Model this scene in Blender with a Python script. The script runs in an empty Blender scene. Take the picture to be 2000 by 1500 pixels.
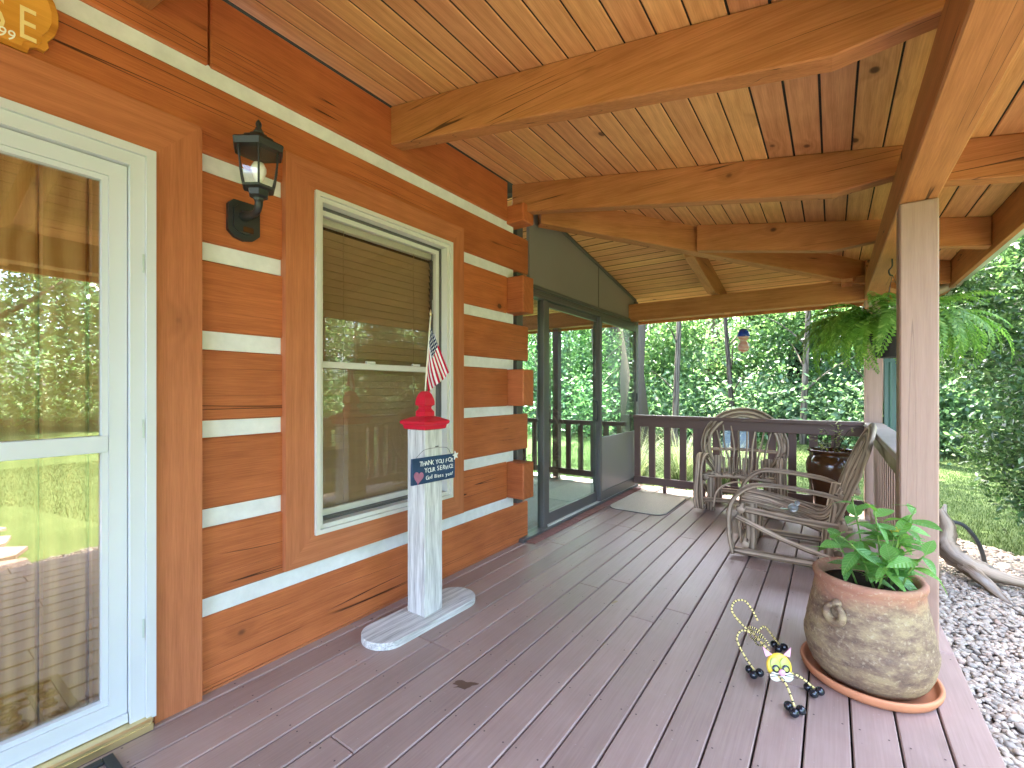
import bpy, math, random
import numpy as np
from mathutils import Matrix, Vector
random.seed(7); rng = np.random.default_rng(11)
R = math.radians
sc = bpy.context.scene

# ------------------------------------------------------------------ camera, sky, sun, exposure
YAW = math.atan(625/889)                       # camera looks this far left of +Y (the porch axis)
CAM_H = 1.28
cam = bpy.data.cameras.new('camera'); cam.lens = 16.0; cam.sensor_width = 36; cam.sensor_fit = 'HORIZONTAL'
cam.shift_y = 0.006; cam.clip_start = 0.03; cam.clip_end = 500
camo = bpy.data.objects.new('camera', cam); sc.collection.objects.link(camo)
camo.location = (0, 0, CAM_H); camo.rotation_euler = (R(90), 0, YAW); sc.camera = camo

SUN_EL, SUN_AZ = R(66), R(-45)                 # azimuth from +Y towards +X
sun_dir = Vector((math.sin(SUN_AZ)*math.cos(SUN_EL), math.cos(SUN_AZ)*math.cos(SUN_EL), math.sin(SUN_EL)))
world = bpy.data.worlds.new('World'); sc.world = world; world.use_nodes = True
wn = world.node_tree.nodes; wl = world.node_tree.links
sky = wn.new('ShaderNodeTexSky'); sky.sky_type = 'NISHITA'; sky.sun_disc = False
sky.sun_elevation = SUN_EL; sky.sun_rotation = SUN_AZ; sky.altitude = 200; sky.air_density = .7; sky.dust_density = 5.0; sky.ozone_density = .4
wl.new(sky.outputs[0], wn['Background'].inputs[0]); wn['Background'].inputs[1].default_value = 0.15
sun = bpy.data.lights.new('sun', 'SUN'); sun.energy = 2.7; sun.angle = R(0.5); sun.color = (1, 0.95, 0.86)
suno = bpy.data.objects.new('sun', sun); sc.collection.objects.link(suno)
suno.rotation_euler = (-sun_dir).to_track_quat('-Z', 'Y').to_euler(); suno.location = (-20, 20, 30)
sc.view_settings.view_transform = 'Standard'; sc.view_settings.look = 'None'
sc.view_settings.gamma = 1.0; sc.view_settings.exposure = 4.9; sc.view_settings.use_curve_mapping = False
sc.render.engine = 'CYCLES'
sc.cycles.max_bounces = 9; sc.cycles.diffuse_bounces = 5; sc.cycles.glossy_bounces = 4
sc.cycles.transparent_max_bounces = 16; sc.cycles.transmission_bounces = 6

# ------------------------------------------------------------------ helpers
C = sc.collection
def wmat(o):
    m = o.matrix_basis.copy()
    if o.parent: m = wmat(o.parent) @ o.matrix_parent_inverse @ m
    return m
def setp(o, p):
    if p is not None:
        o.parent = p; o.matrix_parent_inverse = wmat(p).inverted()
    return o
def tag(o, label=None, cat=None, group=None, kind=None):
    if label: o['label'] = label
    if cat: o['category'] = cat
    if group: o['group'] = group
    if kind: o['kind'] = kind
    return o
def empty(name, loc=(0,0,0), rz=0, label=None, cat=None, group=None, kind=None, parent=None):
    o = bpy.data.objects.new(name, None); C.objects.link(o); o.empty_display_size = 0.1
    o.matrix_basis = Matrix.Translation(loc) @ Matrix.Rotation(rz, 4, 'Z')
    setp(o, parent); return tag(o, label, cat, group, kind)
def fastmesh(name, V, F, smooth=False):
    """F: list of lists or (n,k) int array"""
    me = bpy.data.meshes.new(name)
    V = np.asarray(V, dtype=np.float32).reshape(-1, 3)
    if isinstance(F, np.ndarray):
        n, k = F.shape
        me.vertices.add(len(V)); me.vertices.foreach_set('co', V.ravel())
        me.loops.add(n*k); me.loops.foreach_set('vertex_index', F.astype(np.int32).ravel())
        me.polygons.add(n); me.polygons.foreach_set('loop_start', np.arange(0, n*k, k, dtype=np.int32))
        me.polygons.foreach_set('loop_total', np.full(n, k, dtype=np.int32))
        me.update(calc_edges=True); me.validate()
    else:
        me.from_pydata([tuple(map(float, v)) for v in V], [], F)
    if smooth: me.polygons.foreach_set('use_smooth', [True]*len(me.polygons))
    me.update(); return me
def obj(name, me, mat=None, parent=None, mtx=None):
    if mat is not None and not me.materials: me.materials.append(mat)
    o = bpy.data.objects.new(name, me); C.objects.link(o)
    if mtx is not None: o.matrix_basis = mtx
    return setp(o, parent)
class MB:
    def __init__(s): s.v = []; s.f = []; s.n = 0
    def add(s, V, F):
        s.v.append(np.asarray(V, float).reshape(-1, 3)); s.f += [[i+s.n for i in f] for f in F]; s.n += len(s.v[-1]); return s
    def mesh(s, name, smooth=False): return fastmesh(name, np.vstack(s.v), s.f, smooth)
    def build(s, name, mat, parent=None, smooth=False, mtx=None): return obj(name, s.mesh(name, smooth), mat, parent, mtx)
def boxVF(l, w, t, b=0.0):
    hx, hy, hz = l/2, w/2, t/2
    if b <= 0:
        V = [(x, y, z) for x in (-hx, hx) for y in (-hy, hy) for z in (-hz, hz)]
        return V, [[0,1,3,2],[4,6,7,5],[0,4,5,1],[2,3,7,6],[0,2,6,4],[1,5,7,3]]
    V = []; idx = {}
    for sx in (-1, 1):
        for sy in (-1, 1):
            for sz in (-1, 1):
                for ax in range(3):
                    p = [sx*(hx-b), sy*(hy-b), sz*(hz-b)]; p[ax] = (sx*hx, sy*hy, sz*hz)[ax]
                    idx[(sx, sy, sz, ax)] = len(V); V.append(p)
    F = []
    for ax in range(3):
        o1, o2 = [a for a in range(3) if a != ax]
        for sg in (-1, 1):
            f = []
            for a, c in ((-1,-1),(1,-1),(1,1),(-1,1)):
                k = [0,0,0]; k[ax] = sg; k[o1] = a; k[o2] = c; f.append(idx[(*k, ax)])
            F.append(f)
        for a in (-1, 1):
            for c in (-1, 1):
                k0 = [0,0,0]; k0[ax] = -1; k0[o1] = a; k0[o2] = c; k1 = list(k0); k1[ax] = 1
                F.append([idx[(*k0, o1)], idx[(*k1, o1)], idx[(*k1, o2)], idx[(*k0, o2)]])
    for sx in (-1, 1):
        for sy in (-1, 1):
            for sz in (-1, 1): F.append([idx[(sx, sy, sz, a)] for a in range(3)])
    V = np.array(V); out = []
    for f in F:                                  # consistent outward winding
        p = V[f]; n = np.cross(p[1]-p[0], p[2]-p[0]); out.append(f if n @ p.mean(0) > 0 else f[::-1])
    return V, out
def frame_mtx(a, b, up=(0,0,1)):
    a, b = Vector(a), Vector(b); x = (b-a).normalized(); u = Vector(up)
    y = u.cross(x).normalized(); z = x.cross(y)
    m = Matrix((x, y, z)).transposed().to_4x4(); m.translation = (a+b)/2; return m
def plank(name, a, b, w, t, mat, parent=None, up=(0,0,1), bev=0.003):
    """board whose centre line runs a-b; w across (level), t along 'up'"""
    L = (Vector(b)-Vector(a)).length; V, F = boxVF(L, w, t, bev)
    return obj(name, fastmesh(name, V, F), mat, parent, frame_mtx(a, b, up))
def aabb(name, x0, x1, y0, y1, z0, z1, mat, parent=None, bev=0.002, axis=None):
    d = (x1-x0, y1-y0, z1-z0); ax = axis if axis is not None else max(range(3), key=lambda i: d[i])
    c = ((x0+x1)/2, (y0+y1)/2, (z0+z1)/2); a = list(c); b = list(c)
    a[ax] -= d[ax]/2; b[ax] += d[ax]/2
    if ax == 2: return plank(name, a, b, d[0], d[1], mat, parent, (0,1,0), bev)      # y=up x z -> x
    if ax == 0: return plank(name, a, b, d[1], d[2], mat, parent, (0,0,1), bev)
    return plank(name, a, b, d[0], d[2], mat, parent, (0,0,1), bev)
def catmull(P, n):
    P = np.asarray(P, float); Q = np.vstack([2*P[0]-P[1], P, 2*P[-1]-P[-2]]); out = []
    for i in range(1, len(Q)-2):
        for t in np.linspace(0, 1, n, endpoint=False):
            a, b, c_, d = Q[i-1], Q[i], Q[i+1], Q[i+2]
            out.append(.5*((2*b)+(-a+c_)*t+(2*a-5*b+4*c_-d)*t*t+(-a+3*b-3*c_+d)*t**3))
    out.append(P[-1]); return np.array(out)
def tubeVF(P, rad, seg=8, wob=0.0, cap=True):
    P = np.asarray(P, float); n = len(P); rad = np.full(n, rad) if np.isscalar(rad) else np.interp(np.linspace(0,1,n), np.linspace(0,1,len(rad)), rad)
    T = np.gradient(P, axis=0); T /= np.linalg.norm(T, axis=1)[:, None]+1e-9
    ref = np.array([0,0,1.]) if abs(T[0][2]) < .9 else np.array([1.,0,0]); V = []
    N = np.cross(T[0], ref); N /= np.linalg.norm(N)
    for i in range(n):
        N = N - T[i]*(N @ T[i]); N /= np.linalg.norm(N)+1e-9; B = np.cross(T[i], N)
        for k in range(seg):
            a = 2*math.pi*k/seg; r = rad[i]*(1+(random.uniform(-wob, wob) if wob else 0))
            V.append(P[i]+r*(math.cos(a)*N+math.sin(a)*B))
    F = [[i*seg+k, i*seg+(k+1) % seg, (i+1)*seg+(k+1) % seg, (i+1)*seg+k] for i in range(n-1) for k in range(seg)]
    if cap: F += [list(range(seg))[::-1], [(n-1)*seg+k for k in range(seg)]]
    return V, F
def tube(name, P, rad, mat, parent=None, seg=8, wob=0.0, smooth=True, n=0):
    if n: P = catmull(P, n)
    P = np.asarray(P, float); o = P.mean(0)
    me = MB().add(*tubeVF(P-o, rad, seg, wob)).mesh(name, smooth); tube_uv(me, P, rad, seg)
    return obj(name, me, mat, parent, Matrix.Translation(o))
def tube_uv(me, P, rad, seg):
    n = len(P); s_ = np.concatenate([[0], np.cumsum(np.linalg.norm(np.diff(P, axis=0), axis=1))]); c_ = 2*math.pi*float(np.mean(rad))/seg
    uv = np.zeros((len(me.loops), 2), np.float32)
    i, k = np.divmod(np.arange((n-1)*seg), seg); q = np.stack([np.stack([s_[i], k*c_], 1), np.stack([s_[i], (k+1)*c_], 1), np.stack([s_[i+1], (k+1)*c_], 1), np.stack([s_[i+1], k*c_], 1)], 1).reshape(-1, 2)
    uv[:len(q)] = q; me.uv_layers.new(name='uv').data.foreach_set('uv', uv.ravel())
def latheVF(prof, seg=32):
    V = []; F = []; m = len(prof)
    for r, z in prof:
        for k in range(seg): a = 2*math.pi*k/seg; V.append((r*math.cos(a), r*math.sin(a), z))
    for i in range(m-1):
        for k in range(seg): F.append([i*seg+k, i*seg+(k+1) % seg, (i+1)*seg+(k+1) % seg, (i+1)*seg+k])
    if prof[0][0] > 1e-4: F.append(list(range(seg))[::-1])
    if prof[-1][0] > 1e-4: F.append([(m-1)*seg+k for k in range(seg)])
    return V, F
def lathe(name, prof, mat, parent=None, seg=32, mtx=None, smooth=True):
    return MB().add(*latheVF(prof, seg)).build(name, mat, parent, smooth, mtx)
def sphereVF(c, r, seg=12, rings=8):
    return (np.array(latheVF([(max(1e-5, math.sin(math.pi*i/rings))*1.0, -math.cos(math.pi*i/rings)) for i in range(rings+1)], seg)[0])*np.asarray(r)+np.asarray(c),
            latheVF([(max(1e-5, math.sin(math.pi*i/rings)), 0) for i in range(rings+1)], seg)[1])
def prism(name, pts, t, mat, parent=None, mtx=None, bev=0):
    """outline in local XY extruded along Z from 0 to t"""
    n = len(pts); V = [(x, y, 0) for x, y in pts]+[(x, y, t) for x, y in pts]
    F = [list(range(n))[::-1], list(range(n, 2*n))]+[[i, (i+1) % n, n+(i+1) % n, n+i] for i in range(n)]
    o = obj(name, fastmesh(name, V, F), mat, parent, mtx)
    return o
def text(name, s, size, mat, parent, mtx, ext=0.0008, shear=0, spacing=1.0):
    cu = bpy.data.curves.new(name, 'FONT'); cu.body = s; cu.size = size; cu.extrude = ext; cu.shear = shear; cu.space_character = spacing
    cu.resolution_u = 3
    t = bpy.data.objects.new(name, cu); C.objects.link(t)
    dg = bpy.context.evaluated_depsgraph_get(); me = bpy.data.meshes.new_from_object(t.evaluated_get(dg)); me.name = name
    bpy.data.objects.remove(t); me.materials.clear()
    return obj(name, me, mat, parent, mtx)
def copy_tree(o, parent=None):
    c_ = o.copy(); C.objects.link(c_); c_.parent = parent
    if parent: c_.matrix_parent_inverse = o.matrix_parent_inverse.copy()
    for ch in o.children: copy_tree(ch, c_)
    return c_

# ------------------------------------------------------------------ materials
class NT:
    def __init__(s, name):
        s.m = bpy.data.materials.new(name); s.m.use_nodes = True; s.t = s.m.node_tree; s.n = s.t.nodes
        s.b = s.n['Principled BSDF']; s.out = s.n['Material Output']
    def new(s, ty, **kw):
        n = s.n.new(ty)
        for k, v in kw.items(): setattr(n, k, v)
        return n
    def link(s, a, b): s.t.links.new(a, b)
    def math(s, op, a, b=None, c=None, clamp=False):
        n = s.new('ShaderNodeMath', operation=op); n.use_clamp = clamp
        for i, x in enumerate((a, b, c)):
            if x is None: continue
            if isinstance(x, (int, float)): n.inputs[i].default_value = x
            else: s.link(x, n.inputs[i])
        return n.outputs[0]
    def vmath(s, op, a, b):
        n = s.new('ShaderNodeVectorMath', operation=op)
        for i, x in enumerate((a, b)):
            if isinstance(x, (tuple, list)): n.inputs[i].default_value = x
            else: s.link(x, n.inputs[i])
        return n.outputs[0]
    def noise(s, vec, scale, detail=3, rough=.55, dist=0):
        n = s.new('ShaderNodeTexNoise'); n.inputs['Scale'].default_value = scale; n.inputs['Detail'].default_value = detail
        n.inputs['Roughness'].default_value = rough; n.inputs['Distortion'].default_value = dist
        if vec is not None: s.link(vec, n.inputs['Vector'])
        return n.outputs['Fac']
    def ramp(s, fac, stops, interp='LINEAR'):
        n = s.new('ShaderNodeValToRGB'); n.color_ramp.interpolation = interp; e = n.color_ramp.elements
        while len(e) < len(stops): e.new(.5)
        for el, (p, col) in zip(e, stops):
            el.position = p; el.color = (*col, 1) if len(col) == 3 else col
        s.link(fac, n.inputs[0]); return n.outputs[0]
    def mix(s, fac, a, b, mode='MIX'):
        n = s.new('ShaderNodeMix', data_type='RGBA', blend_type=mode)
        for sock, x in ((n.inputs['Factor'], fac), (n.inputs['A'], a), (n.inputs['B'], b)):
            if isinstance(x, (int, float)): sock.default_value = x
            elif isinstance(x, tuple): sock.default_value = (*x, 1) if len(x) == 3 else x
            else: s.link(x, sock)
        return n.outputs['Result']
    def smooth(s, v, a, b):
        n = s.new('ShaderNodeMapRange', interpolation_type='SMOOTHSTEP'); s.link(v, n.inputs[0])
        n.inputs[1].default_value = a; n.inputs[2].default_value = b; return n.outputs[0]
    def coord(s, kind='Object', rnd=True):
        v = s.new('ShaderNodeTexCoord').outputs[kind]
        if rnd:
            r = s.new('ShaderNodeObjectInfo').outputs['Random']; c_ = s.new('ShaderNodeCombineXYZ')
            for i, k in enumerate((37.0, 61.0, 83.0)): s.link(s.math('MULTIPLY', r, k), c_.inputs[i])
            v = s.vmath('ADD', v, c_.outputs[0])
        return v
    def bump(s, h, strength=.3, dist=.002):
        n = s.new('ShaderNodeBump'); n.inputs['Strength'].default_value = strength; n.inputs['Distance'].default_value = dist
        s.link(h, n.inputs['Height']); s.link(n.outputs[0], s.b.inputs['Normal'])
    def done(s, col, rough=.6, spec=.35, metal=0):
        if isinstance(col, tuple): s.b.inputs['Base Color'].default_value = (*col, 1)
        else: s.link(col, s.b.inputs['Base Color'])
        if isinstance(rough, (int, float)): s.b.inputs['Roughness'].default_value = rough
        else: s.link(rough, s.b.inputs['Roughness'])
        s.b.inputs['Specular IOR Level'].default_value = spec; s.b.inputs['Metallic'].default_value = metal
        return s.m
def wood(name, c_lo, c_hi, knotcol=None, keep=.3, kscale=5, kr=.13, ring=55, ringamt=.45, fine=.5, rough=.55, spec=.3, var=.22, bump=.25, crack=0, grey=None, hue=0.0, blotch=.25, warp=22.0, uv=False, span=.26, kf=(.75,1,1)):
    """plank wood; the grain runs along local X"""
    N = NT(name); v = N.coord('UV' if uv else 'Object')
    st = N.vmath('MULTIPLY', v, (1.0, 9.0, 9.0))
    big = N.noise(N.vmath('MULTIPLY', v, (.9, 3.5, 3.5)), 1.3, 2, .5)
    # knots bend the rings around them
    vo = N.new('ShaderNodeTexVoronoi'); vo.inputs['Scale'].default_value = kscale; N.link(N.vmath('MULTIPLY', v, kf), vo.inputs['Vector'])
    sep = N.new('ShaderNodeSeparateColor'); N.link(vo.outputs['Color'], sep.inputs[0])
    sel = N.math('LESS_THAN', sep.outputs[0], keep)
    halo = N.math('MULTIPLY', sel, N.math('SUBTRACT', 1.0, N.smooth(vo.outputs['Distance'], kr*.4, kr*3.2)))
    kn = N.math('MULTIPLY', sel, N.math('SUBTRACT', 1.0, N.smooth(vo.outputs['Distance'], kr*.55, kr)))
    sx = N.new('ShaderNodeSeparateXYZ'); N.link(v, sx.inputs[0])
    yz = N.math('ADD', sx.outputs[1], N.math('MULTIPLY', sx.outputs[2], .8))
    ph = N.math('ADD', N.math('MULTIPLY', yz, ring), N.math('ADD', N.math('MULTIPLY', big, warp), N.math('MULTIPLY', halo, 7.0)))
    rg = N.math('MULTIPLY_ADD', N.math('SINE', ph), .5, .5)
    fn = N.noise(N.vmath('MULTIPLY', v, (2.2, 60, 60)), 3.0, 4, .65)
    g = N.math('ADD', N.math('MULTIPLY', rg, ringamt), N.math('MULTIPLY', fn, fine))
    g = N.math('ADD', g, N.math('MULTIPLY', N.math('SUBTRACT', N.noise(v, 2.2, 3), .5), blotch*2))
    col = N.ramp(g, [(.5-span, c_lo), (.5+span, c_hi)])
    if grey: col = N.mix(N.smooth(N.noise(N.vmath('MULTIPLY', v, (.8, 3, 3)), 2.0, 4), .48, .72), col, grey)
    kc = knotcol or tuple(x*.25 for x in c_lo)
    col = N.mix(N.math('MULTIPLY', halo, .35), col, tuple(x*.7 for x in c_lo))
    col = N.mix(N.math('MULTIPLY', kn, .85), col, kc)
    h = N.math('MULTIPLY', fn, 1.0)
    if crack:
        cn = N.noise(N.vmath('MULTIPLY', v, (.16, 9, 9)), 1.5, 1, .4)
        cm = N.math('SUBTRACT', 1.0, N.smooth(N.math('ABSOLUTE', N.math('SUBTRACT', cn, .5)),   .0015, .006))
        gate = N.smooth(N.noise(N.vmath('MULTIPLY', v, (1.3, 1.3, 1.3)), 1.6, 1), .44, .54)
        cm = N.math('MULTIPLY', N.math('MULTIPLY', cm, gate), crack)
        col = N.mix(cm, col, tuple(x*.18 for x in c_lo)); h = N.math('SUBTRACT', h, N.math('MULTIPLY', cm, 3.0))
    r = N.new('ShaderNodeObjectInfo').outputs['Random']
    hs = N.new('ShaderNodeHueSaturation'); N.link(col, hs.inputs['Color'])
    N.link(N.math('MULTIPLY_ADD', r, var*2, 1-var), hs.inputs['Value'])
    if hue: N.link(N.math('MULTIPLY_ADD', r, hue*2, .5-hue), hs.inputs['Hue'])
    N.bump(h, bump, .002)
    return N.done(hs.outputs[0], N.math('MULTIPLY_ADD', fn, .2, rough-.1), spec)
def paint(name, col, rough=.5, var=.12, spec=.35, scale=8, bump=.1, dirt=None, stretch=(1,1,1), metal=0):
    N = NT(name); v = N.vmath('MULTIPLY', N.coord(), stretch); n = N.noise(v, scale, 5, .6)
    c = N.ramp(n, [(.25, tuple(x*(1-var) for x in col)), (.75, tuple(min(1, x*(1+var)) for x in col))])
    if dirt: c = N.mix(N.smooth(N.noise(v, scale*.4, 6, .7), .55, .75), c, dirt)
    N.bump(N.noise(v, scale*12, 3), bump, .001)
    return N.done(c, N.math('MULTIPLY_ADD', n, .15, rough-.07), spec, metal)
def glass(name, tint=(1,1,1), ior=1.5, boost=1.0, rough=0.0):
    N = NT(name); N.n.remove(N.b)
    ge = N.new('ShaderNodeNewGeometry'); dt = N.new('ShaderNodeVectorMath', operation='DOT_PRODUCT')
    N.link(ge.outputs['Incoming'], dt.inputs[0]); N.link(ge.outputs['Normal'], dt.inputs[1])
    f0 = ((ior-1)/(ior+1))**2*boost
    fr = N.math('MULTIPLY_ADD', N.math('POWER', N.math('SUBTRACT', 1.0, N.math('ABSOLUTE', dt.outputs['Value'])), 5.0), 1-f0, f0, clamp=True)
    tr = N.new('ShaderNodeBsdfTransparent'); tr.inputs[0].default_value = (*tint, 1)
    gl = N.new('ShaderNodeBsdfGlossy'); gl.inputs['Roughness'].default_value = rough; gl.inputs[0].default_value = (1,1,1,1)
    mx = N.new('ShaderNodeMixShader'); N.link(fr, mx.inputs[0])
    N.link(tr.outputs[0], mx.inputs[1]); N.link(gl.outputs[0], mx.inputs[2]); N.link(mx.outputs[0], N.out.inputs[0])
    return N.m
def foliage(name, c1, c2, c3=None, trans=.4, rough=.45, spec=.4):
    N = NT(name); r = N.new('ShaderNodeNewGeometry').outputs['Random Per Island']
    oi = N.new('ShaderNodeObjectInfo').outputs['Random']
    col = N.ramp(r, [(0, c1), (.6, c2), (1, c3 or c2)])
    hs = N.new('ShaderNodeHueSaturation'); N.link(col, hs.inputs['Color']); N.link(N.math('MULTIPLY_ADD', oi, .3, .85), hs.inputs['Value'])
    N.done(hs.outputs[0], rough, spec)
    tl = N.new('ShaderNodeBsdfTranslucent'); bc = N.mix(1.0, hs.outputs[0], (1.05, 1.15, .8), 'MULTIPLY'); N.link(bc, tl.inputs[0])
    mx = N.new('ShaderNodeMixShader'); mx.inputs[0].default_value = trans
    N.link(N.b.outputs[0], mx.inputs[1]); N.link(tl.outputs[0], mx.inputs[2]); N.link(mx.outputs[0], N.out.inputs[0])
    return N.m

M = {}
M['log'] = wood('log_wood', (.29,.073,.021), (.53,.156,.052), knotcol=(.06,.022,.01), keep=.40, kscale=3.6, kr=.09, ring=90, ringamt=.09, fine=.9, rough=.55, var=.10, crack=.95, blotch=.36, bump=.4, warp=14, kf=(.75,.1,1), span=.30)
M['trim'] = wood('trim_wood', (.32,.098,.038), (.53,.182,.076), knotcol=(.07,.028,.014), keep=.42, kscale=3.8, kr=.10, ring=120, ringamt=.10, fine=.8, rough=.55, var=.06, blotch=.2, warp=14, kf=(.75,1,.1), span=.30)
M['ceil'] = wood('ceiling_pine', (.50,.225,.075), (.88,.49,.21), knotcol=(.07,.026,.01), keep=.42, kscale=4.5, kr=.105, ring=110, ringamt=.12, fine=.75, rough=.6, var=.09, hue=.008, warp=14, kf=(.7,1,.1), span=.32)
M['beam'] = wood('rafter_wood', (.32,.115,.034), (.60,.255,.095), knotcol=(.05,.02,.01), keep=.85, kscale=3.2, kr=.085, ring=80, ringamt=.10, fine=.75, rough=.6, var=.08, crack=.9, warp=14, span=.3)
M['deck'] = None
M['white'] = paint('white_vinyl', (.57,.58,.595), .4, .03, .4, 3, .03)
M['cream'] = paint('cream_vinyl', (.61,.59,.54), .45, .04, .4, 3, .03)
M['chink'] = paint('chinking', (.68,.685,.69), .85, .12, .2, 12, .35, stretch=(1,1,1))
M['postpaint'] = wood('post_paint', (.325,.205,.155), (.42,.275,.212), knotcol=(.22,.13,.095), keep=.3, kscale=5, kr=.08, ring=120, ringamt=.12, fine=.8, rough=.6, var=.04, crack=.3, blotch=.15, bump=.4, warp=14)
M['shadedpaint'] = paint('shaded_paint', (.125,.073,.06), .5, .10, .35, 4, .2, stretch=(.6,6,6))  # same paint as the posts, with backlit shade put into its colour
M['green_wood'] = wood('aged_rail_wood', (.22,.19,.11), (.40,.34,.22), keep=.2, ring=50, rough=.7, var=.12)
M['dark'] = paint('black_metal', (.022,.022,.024), .45, .25, .5, 20, .25)
M['bronze'] = paint('bronze_aluminium', (.088,.082,.077), .42, .06, .5, 4, .05)
M['panel'] = paint('grey_panel', (.215,.188,.175), .4, .06, .4, 2.5, .08)
M['brass'] = paint('brass', (.72,.58,.30), .32, .08, .5, 6, .05, metal=.85)
M['glass_door'] = glass('door_glass', (.90,.90,.88), 1.5, 4.0)
M['glass_win'] = glass('window_glass', (.95,.95,.92), 1.5, 1.3)
M['glass_sun'] = glass('sunroom_glass', (.80,.92,.86), 1.5, 2.6)
M['red'] = paint('red_paint', (.56,.012,.035), .33, .10, .5, 5, .15, dirt=None)
M['whitewash'] = wood('whitewashed_wood', (.20,.187,.172), (.66,.64,.61), knotcol=(.25,.2,.16), keep=.25, kscale=5, kr=.10, ring=120, ringamt=.14, fine=1.05, rough=.75, var=.03, bump=.35, blotch=.08, warp=14, span=.24)
M['whitepaint'] = paint('worn_white_paint', (.72,.70,.64), .7, .1, .25, 15, .3)
M['twig'] = wood('weathered_twig', (.12,.078,.048), (.56,.43,.31), knotcol=(.05,.03,.02), keep=.2, kscale=7, kr=.14, ring=160, ringamt=.35, fine=.65, rough=.8, spec=.2, var=.22, bump=.8, crack=.6, uv=True, warp=8)
M['mat'] = paint('beige_rug', (.58,.52,.42), .95, .18, .1, 60, .6, dirt=(.44,.39,.31))
M['rubber'] = paint('black_rubber', (.02,.02,.021), .55, .2, .4, 40, .4)
M['glaze'] = paint('brown_glaze', (.065,.026,.010), .14, .35, .6, 4, .03)
M['soil'] = paint('potting_soil', (.035,.024,.017), .95, .4, .1, 60, 1.0)
M['saucer'] = paint('terracotta', (.50,.20,.095), .6, .12, .3, 6, .12)
M['pond_blue'] = paint('blue_glass', (.02,.06,.42), .12, .2, .6, 10, .02)
M['green_metal'] = paint('green_downspout', (.045,.10,.078), .4, .06, .5, 4, .03)
M['tan_metal'] = paint('tan_elbow', (.42,.33,.26), .5, .08, .4, 4, .05)
M['gutter'] = paint('pale_gutter', (.45,.50,.45), .45, .06, .4, 4, .05)
M['bark'] = wood('tree_bark', (.03,.024,.019), (.10,.08,.062), keep=.1, ring=70, rough=.9, spec=.1, var=.25, bump=1.0, uv=True)
M['leafA'] = foliage('leaf_woods', (.085,.165,.06), (.15,.265,.10), (.27,.385,.19), .55, .38, .55)
M['leafB'] = foliage('leaf_woods_dark', (.07,.14,.07), (.125,.225,.11), (.22,.33,.18), .52, .34, .6)
M['leafH'] = foliage('leaf_holly', (.04,.085,.03), (.085,.165,.06), (.19,.30,.11), .38, .25, .65)
M['grassm'] = foliage('lawn_grass', (.036,.066,.016), (.06,.095,.026), (.10,.13,.044), .25, .6, .2)
M['reed'] = foliage('ornamental_grass', (.12,.17,.075), (.22,.27,.13), (.40,.42,.28), .35, .5, .3)
M['fern'] = foliage('fern_leaf', (.10,.22,.035), (.19,.35,.06), (.32,.47,.11), .5, .45, .35)
M['plant'] = foliage('pepper_leaf', (.05,.19,.028), (.085,.27,.045), (.13,.33,.06), .35, .35, .5)
M['stem'] = paint('green_stem', (.17,.28,.06), .6, .15, .3, 20, .05)
M['olive'] = foliage('olive_leaf', (.14,.15,.03), (.22,.24,.06), (.32,.30,.10), .4, .5, .3)
M['yellow'] = paint('yellow_enamel', (.80,.56,.05), .35, .06, .5, 10, .03)
M['lime'] = paint('lime_enamel', (.42,.46,.10), .35, .06, .5, 10, .03)
M['pink'] = paint('pink_enamel', (.72,.34,.46), .4, .05, .4, 10, .03)
M['creamdot'] = paint('cream_enamel', (.78,.72,.56), .4, .05, .4, 10, .03)
M['bead'] = paint('black_bead', (.010,.012,.017), .15, .2, .6, 10, .01)
M['wire'] = paint('grey_wire', (.12,.11,.10), .5, .2, .4, 50, .1, metal=.4)
M['navy'] = paint('navy_paint', (.018,.048,.105), .55, .25, .35, 14, .15)
M['heart'] = paint('dusty_rose', (.36,.13,.20), .6, .15, .3, 25, .1)
M['letter'] = paint('white_letter', (.82,.80,.74), .6, .05, .3, 20, .05)
M['gold'] = paint('gold_letter', (.82,.62,.28), .5, .08, .4, 20, .05)
M['bulb'] = paint('white_bulb', (.85,.85,.83), .2, .02, .5, 5, .01)
M['brick'] = paint('edging_brick', (.24,.115,.095), .85, .25, .2, 10, .5)
M['clearglass'] = glass('lantern_glass', (.97,.97,.95), 1.5, 1.2)
M['blind'] = paint('brown_blind', (.34,.22,.13), .5, .08, .3, 4, .05)
M['pine'] = wood('knotty_pine_door', (.46,.24,.075), (.80,.50,.20), knotcol=(.06,.025,.01), keep=.28, kscale=3.6, kr=.12, ring=120, ringamt=.4, fine=.4, rough=.4, var=.10, warp=14, kf=(.7,.1,1))
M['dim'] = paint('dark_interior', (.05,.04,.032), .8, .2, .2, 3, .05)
M['carpet'] = paint('grey_carpet', (.34,.36,.37), .95, .12, .1, 40, .3)
M['driftwood'] = wood('driftwood', (.12,.078,.048), (.44,.33,.235), keep=.1, ring=60, ringamt=.45, fine=.6, rough=.8, spec=.15, var=.06, bump=.9, grey=(.42,.38,.335), crack=.8, uv=True, warp=10)
M['hose'] = paint('black_hose', (.03,.03,.03), .5, .2, .4, 10, .1)
M['trunkpale'] = wood('pale_bark', (.05,.042,.033), (.15,.125,.095), keep=.1, ring=60, rough=.9, spec=.1, var=.25, bump=1.0, uv=True)
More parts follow.
